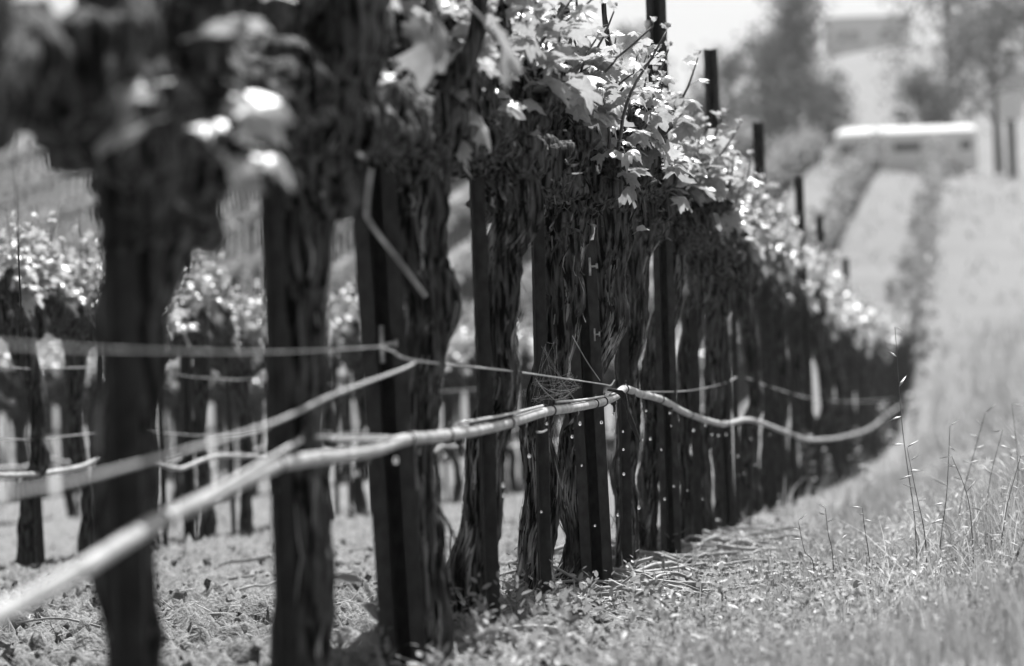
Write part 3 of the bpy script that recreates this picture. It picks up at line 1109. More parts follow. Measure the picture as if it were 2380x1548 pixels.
HP = [(-330, 1600), (-150, 1512), (0, 1426), (144, 1350), (300, 1252), (372, 1210), (500, 1148), (640, 1082), (700, 1070), (860, 1048), (940, 1022), (1020, 1014), (1100, 1002), (1180, 984), (1268, 957),
      (1330, 948), (1400, 934), (1432, 920), (1452, 904), (1490, 916), (1540, 930), (1600, 962), (1680, 985), (1745, 976), (1820, 1002), (1870, 1020), (1900, 1022), (1960, 1015), (2020, 996), (2060, 966), (2098, 938)]
hose_c = rowpath(HP, .915, 420)
horg = tuple(hose_c[0])
hose = thing('drip_hose', horg, 'pale drip irrigation hose tied along the near row, crossing in front of the trunks', 'hose')
part('tube', MB().tube(hose_c, .0083, 16), M_HOSE, hose, horg)
zs = hose_c[:, 1]


def hose_at(px):
    d = [abs((1190 + F * ((q[0] / q[1]) * math.cos(ROLL) - ((q[2] - CAM_Z) / q[1]) * math.sin(ROLL))) - px) for q in hose_c]
    i = int(np.argmin(d))
    i = min(max(i, 1), len(hose_c) - 2)
    t = hose_c[i + 1] - hose_c[i - 1]
    return hose_c[i], t / np.linalg.norm(t)


def ring(c, t, R, r, seg=16):
    a = np.array((0, 0, 1.0))
    n = a - t * np.dot(a, t); n /= np.linalg.norm(n)
    b2 = np.cross(t, n)
    th = np.linspace(0, 2 * math.pi, seg)
    pts = c + R * (np.cos(th)[:, None] * n + np.sin(th)[:, None] * b2)
    return tube(pts, r, 6, False)


for px in (372, 640, 945, 1040, 1182, 1280, 1380, 1402, 1452, 1535, 1605, 1690, 1750, 1830):
    c, t = hose_at(px)
    V, Q, T = ring(c, t, .0092, .0016)
    mb = MB().add(V, Q)
    mb.tube([c + (0, 0, .009), c + (.004, -.006, .017)], .0013, 5)
    part('cable_tie', mb, M_BLACK, hose, horg)
for px in (450, 840, 1070, 1150, 1215, 1262, 1335, 1425, 1470, 1560, 1650, 1720, 1800):       # emitters under the hose
    c, t = hose_at(px)
    mb = MB()
    mb.tube([c - t * .012 + (0, 0, -.0105), c + t * .012 + (0, 0, -.0105)], .006, 8)
    e = part('drip_emitter', mb, M_BLACK, hose, horg)
    mb = MB().tube([c + (0, 0, -.013), c + (0.001, -.001, -.022), c + t * .003 + (0, 0, -.03)], [.0035, .003, .0022], 7)
    part('nozzle', mb, M_BLACK, e, horg)
# straight wires the hose is hung from
for (a, c_) in [((-260, 1560, 8), (700, 1022, 0)), ((768, 1020, 0), (950, 1016, 0)), ((1072, 983, 0), (1262, 943, 0)), ((1292, 934, 0), (1402, 921, 0)), ((1418, 918, 0), (1452, 903, 0)), ((1248, 1004, 0), (1270, 999, 0))]:
    p0, p1 = P(a[0], a[1], rowZ(a[0], .91)), P(c_[0], c_[1], rowZ(c_[0], .91))
    part('carrier_wire', MB().tube(spline([p0, (p0 + p1) / 2 + (0, 0, -.002), p1], 12), .0024 if a[0] < 0 else .0021, 7), M_WIRE, hose, horg)
c, t = hose_at(1425)
mb = MB()
for k in range(4):
    mb.tube(spline([c + (-.012 + .004 * k, -.01, .016), c + (.012 + .004 * k, -.014, .006), c + (.03, -.012, -.03 - .006 * k), c + (.042 + .003 * k, -.008, -.062 - .01 * k)], 10), .0022, 5)
part('dry_tendril', mb, M_BLACK, hose, horg)

# ------------------------------------------------------------------ water drops falling from the emitters
m, nt, b = mat('water')
b.inputs['Base Color'].default_value = grey(1.0)
b.inputs['Roughness'].default_value = 0.03
b.inputs['IOR'].default_value = 1.33
b.inputs['Transmission Weight'].default_value = 1.0
M_WATER = m


def drop_mesh():
    V, Q, T = [], [], []
    ns, nr = 12, 8
    prof = [(0, 1.25)] + [(math.sin(math.pi * k / nr) * (1 if k > 2 else .82), math.cos(math.pi * k / nr) * (1.0 if k > 3 else 1.2)) for k in range(1, nr)] + [(0, -1)]
    V = [(0, 0, prof[0][1])]
    for r0, z in prof[1:-1]:
        for k in range(ns):
            V.append((r0 * math.cos(k / ns * 6.2832), r0 * math.sin(k / ns * 6.2832), z))
    V.append((0, 0, prof[-1][1]))
    m_ = len(prof) - 2
    for k in range(ns):
        T.append((0, 1 + k, 1 + (k + 1) % ns))
        T.append((len(V) - 1, 1 + (m_ - 1) * ns + (k + 1) % ns, 1 + (m_ - 1) * ns + k))
    for i in range(m_ - 1):
        for k in range(ns):
            Q.append((1 + i * ns + k, 1 + (i + 1) * ns + k, 1 + (i + 1) * ns + (k + 1) % ns, 1 + i * ns + (k + 1) % ns))
    return mesh('water_drop', np.array(V), [Q, T], M_WATER)


DROP = drop_mesh()
DR = [(1348, 985), (1352, 1082), (1230, 1060), (1170, 1128), (1171, 1152), (1271, 985), (1398, 982), (1448, 1003), (1449, 1045), (1450, 1102), (1436, 1197), (1425, 962), (1383, 1222), (1247, 1402), (1502, 955),
      (1512, 1020), (1494, 1022), (1537, 1045), (1557, 960), (1566, 1130), (1545, 1160), (1598, 1140), (1560, 990), (1612, 1000), (1640, 988), (1634, 1160), (1655, 1010), (1670, 1012), (1682, 992), (1688, 1010), (1700, 1050),
      (1716, 1105), (1730, 1100), (1745, 1020), (1764, 1005), (1790, 1010), (1715, 1060), (1812, 1150), (1755, 1080), (1036, 1060), (1035, 1010), (828, 1100), (850, 1000), (920, 1070), (1300, 978), (1258, 1190), (1330, 1015), (1485, 1180)]
for (x, y) in DR:
    o = link('water_drop', DROP)
    o.location = P(x, y, rowZ(x, .905))
    s = .0027 * rnd.uniform(.55, 1.25)
    o.scale = (s, s, s * rnd.uniform(1, 1.7))
    tag(o, 'tiny glinting water drop falling below the drip hose', 'water drop', 'water drops falling from the hose')

# ------------------------------------------------------------------ cobweb between stake, wire and hose
mb = MB()
r_ = np.random.default_rng(91)
Zw = rowZ(1290, .935)
anchors = [(1240, 885), (1262, 800), (1290, 790), (1330, 870), (1345, 900), (1300, 890), (1262, 925), (1240, 930), (1325, 935), (1270, 850)]
centre = (1290, 905)
for k in range(46):
    a = anchors[int(r_.integers(len(anchors)))]
    c_ = anchors[int(r_.integers(len(anchors)))] if k % 2 else (centre[0] + r_.normal(0, 18), centre[1] + r_.normal(0, 14))
    p0 = P(a[0] + r_.normal(0, 6), a[1] + r_.normal(0, 6), Zw + r_.normal(0, .008))
    p1 = P(c_[0] + r_.normal(0, 6), c_[1] + r_.normal(0, 6), Zw + r_.normal(0, .008))
    if np.linalg.norm(p1 - p0) < .004: continue
    mb.tube(spline([p0, (p0 + p1) / 2 + (0, 0, -.003), p1], 5), .00016, 3, False)
for (a, c_) in [((1245, 880), (1290, 930)), ((1290, 930), (1335, 905)), ((1330, 780), (1395, 885)), ((1280, 905), (1345, 900)), ((1250, 890), (1300, 915))]:
    p0, p1 = P(a[0], a[1], Zw), P(c_[0], c_[1], Zw)
    mb.tube(spline([p0, (p0 + p1) / 2 + (0, 0, -.004), p1], 8), .0004, 4, False)
web = link('cobweb', mb.mesh('cobweb', M_WEB))
tag(web, 'tangled cobweb hung between narrow stake, wire and hose', 'cobweb')

# ------------------------------------------------------------------ ground litter
def shape_points(nwant, ymin, ymax, umin, umax, r_, bias=1.0):
    y = ymin + (ymax - ymin) * r_.uniform(0, 1, nwant) ** bias
    u = r_.uniform(umin, umax, nwant)
    return row_x(0, y) + u, y


def in_view(x, y, margin=.35):
    return np.abs(x) < y * .1335 + margin


def stuff(name, mb, mt, label, cat, smooth=True):
    o = link(name, mb.mesh(name, mt, smooth))
    return tag(o, label, cat, kind='stuff')


# clods
r_ = np.random.default_rng(21)
x, y = shape_points(6000, 4.8, 13, -2.0, .25, r_, 1.5)
ok = in_view(x, y)
x, y = x[ok], y[ok]
ico = np.array([(0, 0, 1), (.89, 0, .45), (.28, .85, .45), (-.72, .53, .45), (-.72, -.53, .45), (.28, -.85, .45), (.72, .53, -.45), (-.28, .85, -.45), (-.89, 0, -.45), (-.28, -.85, -.45), (.72, -.53, -.45), (0, 0, -1)])
icoT = np.array([(0, 1, 2), (0, 2, 3), (0, 3, 4), (0, 4, 5), (0, 5, 1), (1, 6, 2), (2, 7, 3), (3, 8, 4), (4, 9, 5), (5, 10, 1), (6, 7, 2), (7, 8, 3), (8, 9, 4), (9, 10, 5), (10, 6, 1), (11, 7, 6), (11, 8, 7), (11, 9, 8), (11, 10, 9), (11, 6, 10)])
mb = MB()
for q in range(4):
    sel = np.arange(len(x)) % 4 == q
    lump = ico * (1 + .35 * r_.standard_normal((12, 1))) * np.array((1, 1.2, .75))
    s = .003 + .011 * r_.uniform(0, 1, sel.sum()) ** 4
    loc = np.stack([x[sel], y[sel], GZ(x[sel], y[sel]) + s * .25], -1)
    scatter(mb, lump, None, icoT, loc, rand_rots(sel.sum(), r_, 1.0), s)
stuff('soil_clods', mb, M_GROUND, 'crumbly sunlit clods of tilled soil left of the near row', 'soil', False)

# straw and bark crumbs
mb = MB()
x, y = shape_points(18000, 4.8, 16, -2.2, .5, r_, 1.4)
ok = in_view(x, y)
x, y = x[ok], y[ok]
n_ = len(x)
bar = np.array([(-.5, -.02, 0), (-.5, .02, 0), (-.5, 0, .035), (.5, -.015, 0.06), (.5, .015, .06), (.5, 0, .09)])
barQ = np.array([(0, 3, 4, 1), (1, 4, 5, 2), (2, 5, 3, 0)])
s = .01 + .05 * r_.uniform(0, 1, n_) ** 2
scatter(mb, bar, barQ, None, np.stack([x, y, GZ(x, y) + .006], -1), rand_rots(n_, r_, .3), s)
stuff('straw_litter', mb, M_STRAW, 'scattered straw bits on the tilled soil and under the vines', 'straw')

# pruned canes lying under the row: single things
cane_n = 0
r_ = np.random.default_rng(33)
cand = []
for k in range(170):
    if k < 120:
        yy = r_.uniform(7.2, 11.5); uu = r_.uniform(-.12, .5)
    else:
        yy = r_.uniform(5.2, 16); uu = r_.uniform(-1.4, .45)
    cand.append((yy, uu))
for (yy, uu) in cand:
    xx = float(row_x(0, yy) + uu)
    if abs(xx) > yy * .1335 + .15: continue
    L = r_.uniform(.12, .4)
    az = r_.normal(0.0, .6) if cane_n % 4 else r_.uniform(0, 3.1)
    d = np.array((math.cos(az), math.sin(az), 0)) * L / 2
    pts = []
    for f in (-1, -.35, .3, 1):
        p = np.array((xx, yy, 0)) + d * f + np.array((r_.normal(0, .008), r_.normal(0, .008), 0))
        p[2] = GZ(p[0], p[1]) + .012 + abs(r_.normal(0, .012))
        pts.append(p)
    r0 = r_.uniform(.003, .0065)
    org = tuple(pts[1])
    me = MB().tube(spline(pts, 9), np.linspace(r0, r0 * .6, 9) * (1 + .18 * (np.arange(9) % 3 == 0)), 6).mesh('pruned_cane', M_TWIG)
    me.transform(Matrix.Translation(-Vector(org)))
    o = link('pruned_cane', me)
    o.location = org
    if yy > 7.2 and -.2 < uu < .55:
        tag(o, 'dry pruned cane lying in the pale litter right of the trunk bases', 'cane', 'pruned canes under the near row')
    else:
        tag(o, 'lone dry cane lying on the rough soil or weeds away from the litter heap', 'cane', 'stray canes on the soil')
    cane_n += 1

# grass verge on the right
def blades(mb, x, y, z, h, wd, r_, bend=.5):
    n = len(x)
    az = r_.uniform(0, 2 * math.pi, n)
    face = r_.uniform(0, 2 * math.pi, n)
    dx, dy = np.cos(az), np.sin(az)
    ln = np.abs(r_.normal(0, bend, n)) * h
    wx, wy = np.cos(face) * wd / 2, np.sin(face) * wd / 2
    V = np.zeros((n, 7, 3))
    for i, (f, wf) in enumerate(((0, 1), (.4, .85), (.75, .55))):
        cx, cy, cz = x + dx * ln * f ** 2, y + dy * ln * f ** 2, z + h * f * (1 - .12 * f)
        V[:, 2 * i] = np.stack([cx - wx * wf, cy - wy * wf, cz], -1)
        V[:, 2 * i + 1] = np.stack([cx + wx * wf, cy + wy * wf, cz], -1)
    V[:, 6] = np.stack([x + dx * ln, y + dy * ln, z + h * .88], -1)
    off = (np.arange(n) * 7)[:, None, None]
    Q = (np.array([[0, 1, 3, 2], [2, 3, 5, 4]])[None] + off).reshape(-1, 4)
    T = (np.array([[4, 5, 6]])[None] + off).reshape(-1, 3)
    mb.add(V.reshape(-1, 3), Q, T)


r_ = np.random.default_rng(44)
mb = MB()
for (y0, y1, n, hh, ww, mg) in ((4.6, 8, 16000, .05, .0026, .4), (8, 13, 24000, .065, .0035, .6), (13, 24, 22000, .09, .006, 1.2), (24, 60, 9000, .14, .014, 3)):
    yy = r_.uniform(y0, y1, n)
    uu = r_.uniform(.3, 1.2 + yy * .16, n)
    uu[: n // 6] = r_.uniform(-.1, .45, n // 6)
    xx = row_x(0, yy) + uu
    ok = in_view(xx, yy, mg)
    xx, yy, uu = xx[ok], yy[ok], uu[ok]
    clump = fbm(np.stack([xx * 3, yy * 3, 0 * xx], -1), 77, 2)
    edge = smooth01((uu - .25 - .12 * clump) / .25)
    keep = r_.uniform(0, 1, len(xx)) < np.clip(.06 + edge, 0, 1)
    xx, yy, clump = xx[keep], yy[keep], clump[keep]
    h = hh * (1 + .6 * clump) * r_.uniform(.5, 1.5, len(xx)) * (1 + 2.3 * smooth01((xx - row_x(0, yy) - .5) / .7))
    blades(mb, xx, yy, GZ(xx, yy) - .004, h, ww * r_.uniform(.7, 1.4, len(xx)), r_, .45)
stuff('grass', mb, M_GRASS, 'dense sunlit short grass on the verge right of the near row', 'grass')

mb = MB()
for (y0, y1, n, hh, ww, mg) in ((5.5, 13, 1500, .03, .003, .3), (13, 30, 6000, .07, .006, 1.0), (30, 60, 5000, .13, .014, 2)):
    yy = r_.uniform(y0, y1, n)
    xx = r_.uniform(-1, 1, n) * (yy * .14 + mg)
    ok = (xx - row_x(0, yy)) < 0
    xx, yy = xx[ok], yy[ok]
    cl = fbm(np.stack([xx * 1.5, yy * 1.5, 0 * xx], -1), 78, 2)
    keep = r_.uniform(0, 1, len(xx)) < .25 + 1.3 * np.clip(cl, 0, 1)
    xx, yy, cl = xx[keep], yy[keep], cl[keep]
    blades(mb, xx, yy, GZ(xx, yy) - .004, hh * r_.uniform(.4, 1.5, len(xx)), ww * r_.uniform(.7, 1.6, len(xx)), r_, .7)
stuff('sparse_weeds', mb, M_GRASS, 'sparse blurred weeds on the soil strips between the rows behind', 'weeds')
mb = MB()
n = 9000
yy = r_.uniform(52, 136, n)
xx = r_.uniform(-1, 1, n) * (yy * .15 + 3)
cl = fbm(np.stack([xx * .3, yy * .12, 0 * xx], -1), 79, 3)
keep = r_.uniform(0, 1, n) < .15 + 1.5 * np.clip(cl, 0, 1)
xx, yy = xx[keep], yy[keep]
blades(mb, xx, yy, base_ground(xx, yy) - .02, r_.uniform(.12, .4, len(xx)), r_.uniform(.03, .09, len(xx)), r_, .6)
stuff('hillside_scrub', mb, M_GRASS, 'patchy tufts of grass on the far hillside', 'scrub')

# low leafy weeds in front of the sharp trunks and through the verge
mb = MB()
oval = np.array([(0, 0, 0), (-.22, .3, .05), (-.2, .65, .05), (0, 1, -.02), (.2, .65, .05), (.22, .3, .05), (0, .5, 0)])
ovT = np.array([(6, 0, 1), (6, 1, 2), (6, 2, 3), (6, 3, 4), (6, 4, 5), (6, 5, 0)])
plants = []
for k in range(2600):
    yy = r_.uniform(5.0, 11)
    uu = r_.uniform(-.35, 1.6)
    xx = float(row_x(0, yy) + uu)
    if abs(xx) > yy * .1335 + .3: continue
    dens = .75 if (yy < 7.3 and uu > -.12 and uu < .55) else (.5 if uu > .4 else .05)
    if r_.uniform() > dens: continue
    plants.append((xx, yy, .03 + .05 * r_.uniform() ** 2 * (1.3 if uu < .5 else 1.0)))
plants = np.array(plants)
pz = GZ(plants[:, 0], plants[:, 1])
for (xx, yy, hh), z0 in zip(plants, pz):
    nl = 9
    f = np.linspace(.1, 1, nl)
    az = np.arange(nl) * 2.4 + r_.uniform(0, 6)
    loc = np.stack([xx + .004 * np.cos(az), yy + .004 * np.sin(az), z0 + hh * f], -1)
    Ms = np.stack([leaf_frame((math.cos(a), math.sin(a)), r_.normal(-.55, .35), r_.normal(0, .4)) for a in az])
    scatter(mb, oval, None, ovT, loc, Ms, r_.uniform(.012, .026, nl) * (1.25 - .5 * f))
stuff('low_weeds', mb, M_WEED, 'low small-leaved weeds covering the ground before the sharp trunks', 'weeds')

# fine flowering stems standing in the verge (uncountable)
mb = MB()
yy = r_.uniform(5.4, 10.5, 5200)
uu = r_.uniform(.28, 1.5, 5200)
xx = row_x(0, yy) + uu
ok = in_view(xx, yy, .3)
xx, yy = xx[ok], yy[ok]
zz = GZ(xx, yy)
star = np.array([(0, 0, 0)] + [(math.cos(a) * (1 if k % 2 else .4), math.sin(a) * (1 if k % 2 else .4), .25 if k % 2 else .05) for k, a in enumerate(np.linspace(0, 2 * math.pi, 10, endpoint=False))])
starT = np.array([(0, 1 + k, 1 + (k + 1) % 10) for k in range(10)])
hh = .03 + .06 * r_.uniform(0, 1, len(xx)) ** 1.5
blades(mb, xx, yy, zz, hh, np.full(len(xx), .0014), r_, .15)
scatter(mb, star, None, starT, np.stack([xx, yy, zz + hh * .86], -1), rand_rots(len(xx), r_, .6), r_.uniform(.003, .008, len(xx)))
stuff('flowering_weeds', mb, leaf_mat('tiny_flower', .25, .45, .4, .6, .2), 'tiny pale flower heads standing through the verge grass', 'weeds')

# seed-heading grass, a thin pale haze of it over the bank
mb = MB()
yy = np.concatenate([r_.uniform(6.0, 12, 3600), r_.uniform(12, 26, 5000)])
uu = .55 + (.5 + .16 * yy) * r_.uniform(0, 1, len(yy)) ** 1.1
xx = row_x(0, yy) + uu
ok = in_view(xx, yy, .5)
xx, yy, uu = xx[ok], yy[ok], uu[ok]
keep = r_.uniform(0, 1, len(xx)) < .25 + .9 * np.clip(fbm(np.stack([xx * 2.2, yy * 1.4, 0 * xx], -1), 83, 2) + .1, 0, 1)
xx, yy, uu = xx[keep], yy[keep], uu[keep]
zz = GZ(xx, yy)
hh = (.09 + .24 * r_.uniform(0, 1, len(xx)) ** 1.5) * (.5 + .7 * smooth01((uu - .5) / .6))
blades(mb, xx, yy, zz, hh, np.where(yy > 12, .004, .002), r_, .5)
for q in range(4):
    f = r_.uniform(.6, 1.0, len(xx))
    scatter(mb, np.array([(0, 0, 0), (-.12, .4, .03), (0, 1, 0), (.12, .4, .03)]), None, np.array([(0, 1, 2), (0, 2, 3)]), np.stack([xx + r_.normal(0, .006, len(xx)), yy, zz + hh * .88 * f], -1), rand_rots(len(xx), r_, .9), r_.uniform(.01, .024, len(xx)) * np.where(yy > 12, 1.7, 1.0))
stuff('seed_grass', mb, leaf_mat('seed_grass', .3, .5, .4, .6, .2), 'pale seed-heading grass standing over the right bank', 'grass')

# tall grass stalks, one by one
STALK = [((2126, 1210), (2098, 1000), (2080, 760), 7.9), ((2150, 1250), (2130, 1150), (2108, 1040), 7.6), ((2185, 1270), (2200, 1150), (2208, 990), 7.8), ((2262, 1290), (2250, 1160), (2212, 1060), 7.5),
         ((2290, 1240), (2300, 1120), (2330, 1000), 8.4), ((2325, 1290), (2340, 1180), (2372, 1060), 7.6), ((2230, 1190), (2262, 1060), (2290, 960), 8.8), ((2300, 1420), (2345, 1330), (2378, 1260), 6.8),
         ((1935, 1290), (1925, 1240), (1918, 1180), 7.8), ((1890, 1310), (1870, 1280), (1855, 1210), 7.6), ((2020, 1300), (2010, 1230), (2004, 1180), 7.7), ((2360, 1180), (2366, 1080), (2352, 940), 8.8)]
ST_LAB = ['tallest thin grass stalk with drooping seed spikes before the dark vines', 'thin bent stalk just right of the tallest grass stalk', 'upright grass stalk with a fine tip, third from the vines',
          'grass stalk curving left over the verge', 'blurred stalk leaning right above the verge grass', 'right-leaning stalk near the right edge', 'pale stalk leaning right behind the verge',
          'thick dark blade stem at the lower right edge', 'short stalk at the litter edge, right one of two', 'short stalk at the litter edge, left one of two', 'short stalk standing in the middle of the verge front', 'blurred far stalk by the right edge']
spk = np.array([(0, 0, 0), (-.09, .35, .03), (0, 1, 0), (.09, .35, .03), (0, .4, -.06)])
spT = np.array([(0, 1, 4), (1, 2, 4), (2, 3, 4), (3, 0, 4), (0, 3, 1), (1, 3, 2)])
for i, (a, m_, t, Z) in enumerate(STALK):
    p = [P(a[0], a[1], Z), P(m_[0], m_[1], Z), P(t[0], t[1], Z)]
    g = GZ(p[0][0], p[0][1])
    p = [np.array((p[0][0], p[0][1], g - .01))] + ([p[0]] if p[0][2] > g + .03 else []) + p[1:]
    org = (p[0][0], p[0][1], g)
    s = thing('grass_stalk', org, ST_LAB[i], 'grass stalk', 'tall grass stalks')
    c = spline(p, 22)
    r0 = .0045 if i == 7 else .0013
    part('stem', MB().tube(c, np.linspace(r0, r0 * .45, 22), 5), M_CANE, s, org)
    for q in range(6 if i < 8 else 3):
        j = 21 - q * 2
        az = r_.choice((0, math.pi)) + r_.normal(0, .5)
        Mx = leaf_frame((math.cos(az), math.sin(az)), r_.uniform(-.9, .5), r_.normal(0, .4))
        mb = MB().add(spk @ Mx.T * r_.uniform(.018, .036) + c[j], None, spT)
        part('spikelet', mb, M_DRY, s, org)

# pale curled dead leaf and a grey leaf at the bottom, blurred young sprout by the wide post
for (pts, w, lab, nm, mt) in [
    ([(2095, 1530), (2135, 1500), (2170, 1450), (2180, 1425)], .018, 'pale curled dead leaf standing in the lower right grass', 'dead_leaf', M_DRY),
    ([(2080, 1500), (2100, 1470), (2112, 1455)], .009, 'smaller pale dead leaf left of the curled one', 'dead_leaf', M_DRY)]:
    c = spline([P(x_, y_, 6.05) for x_, y_ in pts], 10)
    g = GZ(c[0][0], c[0][1])
    V, Q = [], []
    for q in range(10):
        ww = w * math.sin(math.pi * (q + .7) / 10.5)
        for e, dz in ((-1, .3), (0, 0), (1, .3)):
            V.append(c[q] + np.array((e * ww * .5, -abs(e) * ww * .4, dz * ww * .4)))
    for q in range(9):
        for e in (0, 1):
            Q.append((q * 3 + e, q * 3 + e + 1, q * 3 + e + 4, q * 3 + e + 3))
    o = link(nm, MB().add(V, Q).mesh(nm, mt))
    tag(o, lab, 'leaf')


def sprout(px, py, Z, h, nl, size, label, group=None):
    p = P(px, py, Z)
    g = GZ(p[0], p[1])
    org = (p[0], p[1], g)
    s = thing('weed_sprout', org, label, 'weed', group)
    c = spline([(p[0], p[1], g - .005), (p[0] + r_.normal(0, .01), p[1], g + h * .5), (p[0] + r_.normal(0, .015), p[1], g + h)], 10)
    part('stem', MB().tube(c, np.linspace(.003, .0015, 10), 5), M_CANE, s, org)
    for q in range(nl):
        az = q * 2.4 + r_.uniform(-.4, .4)
        Mx = leaf_frame((math.cos(az), math.sin(az)), r_.normal(-.35, .4), r_.normal(0, .4))
        mb = MB().add(oval @ Mx.T * size * r_.uniform(.7, 1.2) + c[min(3 + int(q / nl * 7), 9)], None, ovT)
        part('leaf', mb, M_WEED, s, org)


sprout(880, 1560, 5.35, .13, 10, .055, 'blurred pale broad-leaved weed at the foot of the wide channel post')
sprout(1690, 1480, 6.5, .07, 9, .035, 'dark little leafy weed in front of the litter, lower centre right')
sprout(2010, 1420, 7.0, .06, 7, .04, 'single broad-leaved weed in the middle of the verge')
sprout(1560, 1520, 6.0, .055, 9, .03, 'leafy weed at the bottom centre below the sharp channel post')
sprout(1395, 1400, 7.3, .05, 8, .018, 'small flowering weed at the foot of the sharp channel post')
sprout(1330, 1545, 5.9, .05, 8, .03, 'leafy weed at the bottom edge right of the flared trunk')


for (px, py, Z, h, nl, sz, lb) in [(1885, 1130, 17.5, .3, 26, .09, 'pale blurred weed bush at the foot of the far vines, left of the hose end'), (1925, 1100, 19.5, .2, 20, .08, 'small pale weed bush just right of the first bush by the far vines'),
                             (1990, 1080, 24, .3, 24, .1, 'pale weed bush under the far end of the hose'), (2060, 1060, 28, .45, 28, .13, 'tall pale weed clump where the near row runs into the grass'),
                             (2120, 1020, 33, .5, 28, .15, 'pale weed clump beyond the hose end'), (2010, 1130, 17, .16, 18, .07, 'low pale weed at the litter edge before the far vines')]:
    sprout(px, py, Z, h, nl + 14, sz * .5, lb, 'pale weeds along the far row')


# ------------------------------------------------------------------ background beyond the crest
def tree(px, pbase, ptop, Z, wpx, label, seed, slim=False, nleaf=2600, group='trees behind the crest'):
    r_ = np.random.default_rng(seed)
    top = P(px, ptop, Z)
    x = top[0]
    g = float(base_ground(x, Z))
    H = top[2] - g
    W = wpx * Z / F / 2
    org = (x, Z, g)
    t = thing('background_tree', org, label, 'tree', group)
    mb = MB().tube(spline([(x, Z, g - .3), (x + r_.normal(0, .1), Z, g + H * .4), (x, Z, g + H * .9)], 14), np.linspace(.05 * H ** .5 + .06, .03, 14), 8)
    tips = []
    for k in range(16):
        f = r_.uniform(.2, .9)
        az = r_.uniform(0, 6.28)
        rr = W * (1 - (abs(f - .45) / .6) ** 2) * r_.uniform(.5, 1.0)
        if slim: rr = W * (1.05 - f) * r_.uniform(.6, 1.1)
        b0 = np.array((x, Z, g + H * f * .8))
        tip = np.array((x + rr * math.cos(az), Z + rr * math.sin(az), g + H * (f + .08)))
        mb.tube(spline([b0, (b0 + tip) / 2 + (0, 0, .05 * H * .3), tip], 6), np.linspace(.05, .015, 6), 5, False)
        tips.append((tip, rr))
    part('trunk', mb, M_TREEBARK, t, org)
    mb = MB()
    locs = []
    for tip, rr in tips + [(np.array((x, Z, g + H * .92)), W * .4)]:
        m2 = nleaf // 17
        s_ = max(.24 * W, .2) if not slim else .32 * W
        locs.append(tip + r_.normal(0, 1, (m2, 3)) * np.array((s_, s_, s_ * 1.1)))
    locs = np.concatenate(locs)
    locs = locs[locs[:, 2] > g + .2]
    scatter(mb, SV, None, ST, locs, rand_rots(len(locs), r_, 1.0), r_.uniform(.09, .24, len(locs)))
    part('crown', mb, M_TREE, t, org, kind='stuff')


tree(1842, 380, -20, 148, 190, 'slim tree with two thin tips just left of the hill building', 61, True, 3000)
tree(1775, 390, 90, 150, 150, 'slim lower tree left of the twin-tipped tree', 62, True, 2200)
tree(1690, 400, 150, 146, 190, 'rounded grey tree behind the second post top', 63, False, 2600)
tree(1880, 420, 190, 145, 190, 'dense dark bush-like tree between slim tree and van', 64, False, 3000)
tree(1480, 420, 80, 155, 170, 'soft grey tree behind the tallest post', 65, False, 2200)
tree(2190, 360, -130, 160, 240, 'tall loose tree right of the hill building with bright gaps', 66, False, 2800)
tree(2300, 360, -220, 150, 300, 'large dark tree at the upper right corner', 67, False, 4200)
tree(2420, 360, -180, 146, 260, 'large dark tree cut by the right edge', 68, False, 3600)
tree(2140, 350, 170, 152, 130, 'low grey tree right above the van roof', 69, False, 1800)
tree(30, 400, 250, 140, 190, 'dark tree low at the left edge below the near vine arm', 70, False, 2400)
tree(-120, 400, 120, 142, 240, 'large tree outside the left edge, its side showing', 71, False, 2400)
tree(1230, 420, 60, 165, 240, 'grey tree hidden behind the near leaves, upper centre', 72, False, 2200)
tree(560, 330, 140, 170, 300, 'soft tree on the left crest between the first two trunks', 73, False, 2600)

# white van on the crest road
m, nt, b = mat('white_paint')
b.inputs['Base Color'].default_value = grey(.8)
b.inputs['Roughness'].default_value = .6
b.inputs['Specular IOR Level'].default_value = .2
M_PAINT = m
m, nt, b = mat('dark_glass')
b.inputs['Base Color'].default_value = grey(.02)
b.inputs['Roughness'].default_value = .08
M_GLASS = m
m, nt, b = mat('chrome')
b.inputs['Base Color'].default_value = grey(.9)
b.inputs['Metallic'].default_value = 1.0
b.inputs['Roughness'].default_value = .08
M_CHROME = m
m, nt, b = mat('tyre_rubber')
b.inputs['Base Color'].default_value = grey(.03)
b.inputs['Roughness'].default_value = .9
M_TYRE = m

VZ = 134.0
vl, vr = P(1922, 303, VZ), P(2262, 292, VZ)
vtop = (vl[2] + vr[2]) / 2
vx = (vl[0] + vr[0]) / 2
VL = vr[0] - vl[0]
VG = vtop - 1.95
vorg = (vx, VZ, VG)
van = thing('parked_van', vorg, 'white van with dark side windows parked on the hill crest', 'van')
# lofted body, front to the left
half = [(.9, .35), (.93, .7), (.93, 1.45), (.9, 1.75), (.72, 1.92), (.5, 1.955), (.0, 1.96)]
sect = [(-y_, z_) for y_, z_ in half] + [(y_, z_) for y_, z_ in half[::-1][1:]]
stat = [(-.5, .8), (-.498, 1.1), (-.485, 1.3), (-.44, 1.8), (-.42, 1.92), (-.39, 1.96), (.45, 1.96), (.485, 1.9), (.5, 1.75)]
V = []
for fx, top in stat:
    for y_, z_ in sect:
        V.append((vx + fx * VL, VZ + y_, VG + min(z_, top)))
ns_ = len(sect)
Q = [(i * ns_ + k, i * ns_ + k + 1, (i + 1) * ns_ + k + 1, (i + 1) * ns_ + k) for i in range(len(stat) - 1) for k in range(ns_ - 1)]
Q += [(i * ns_, (i + 1) * ns_, (i + 1) * ns_ + ns_ - 1, i * ns_ + ns_ - 1) for i in range(len(stat) - 1)]
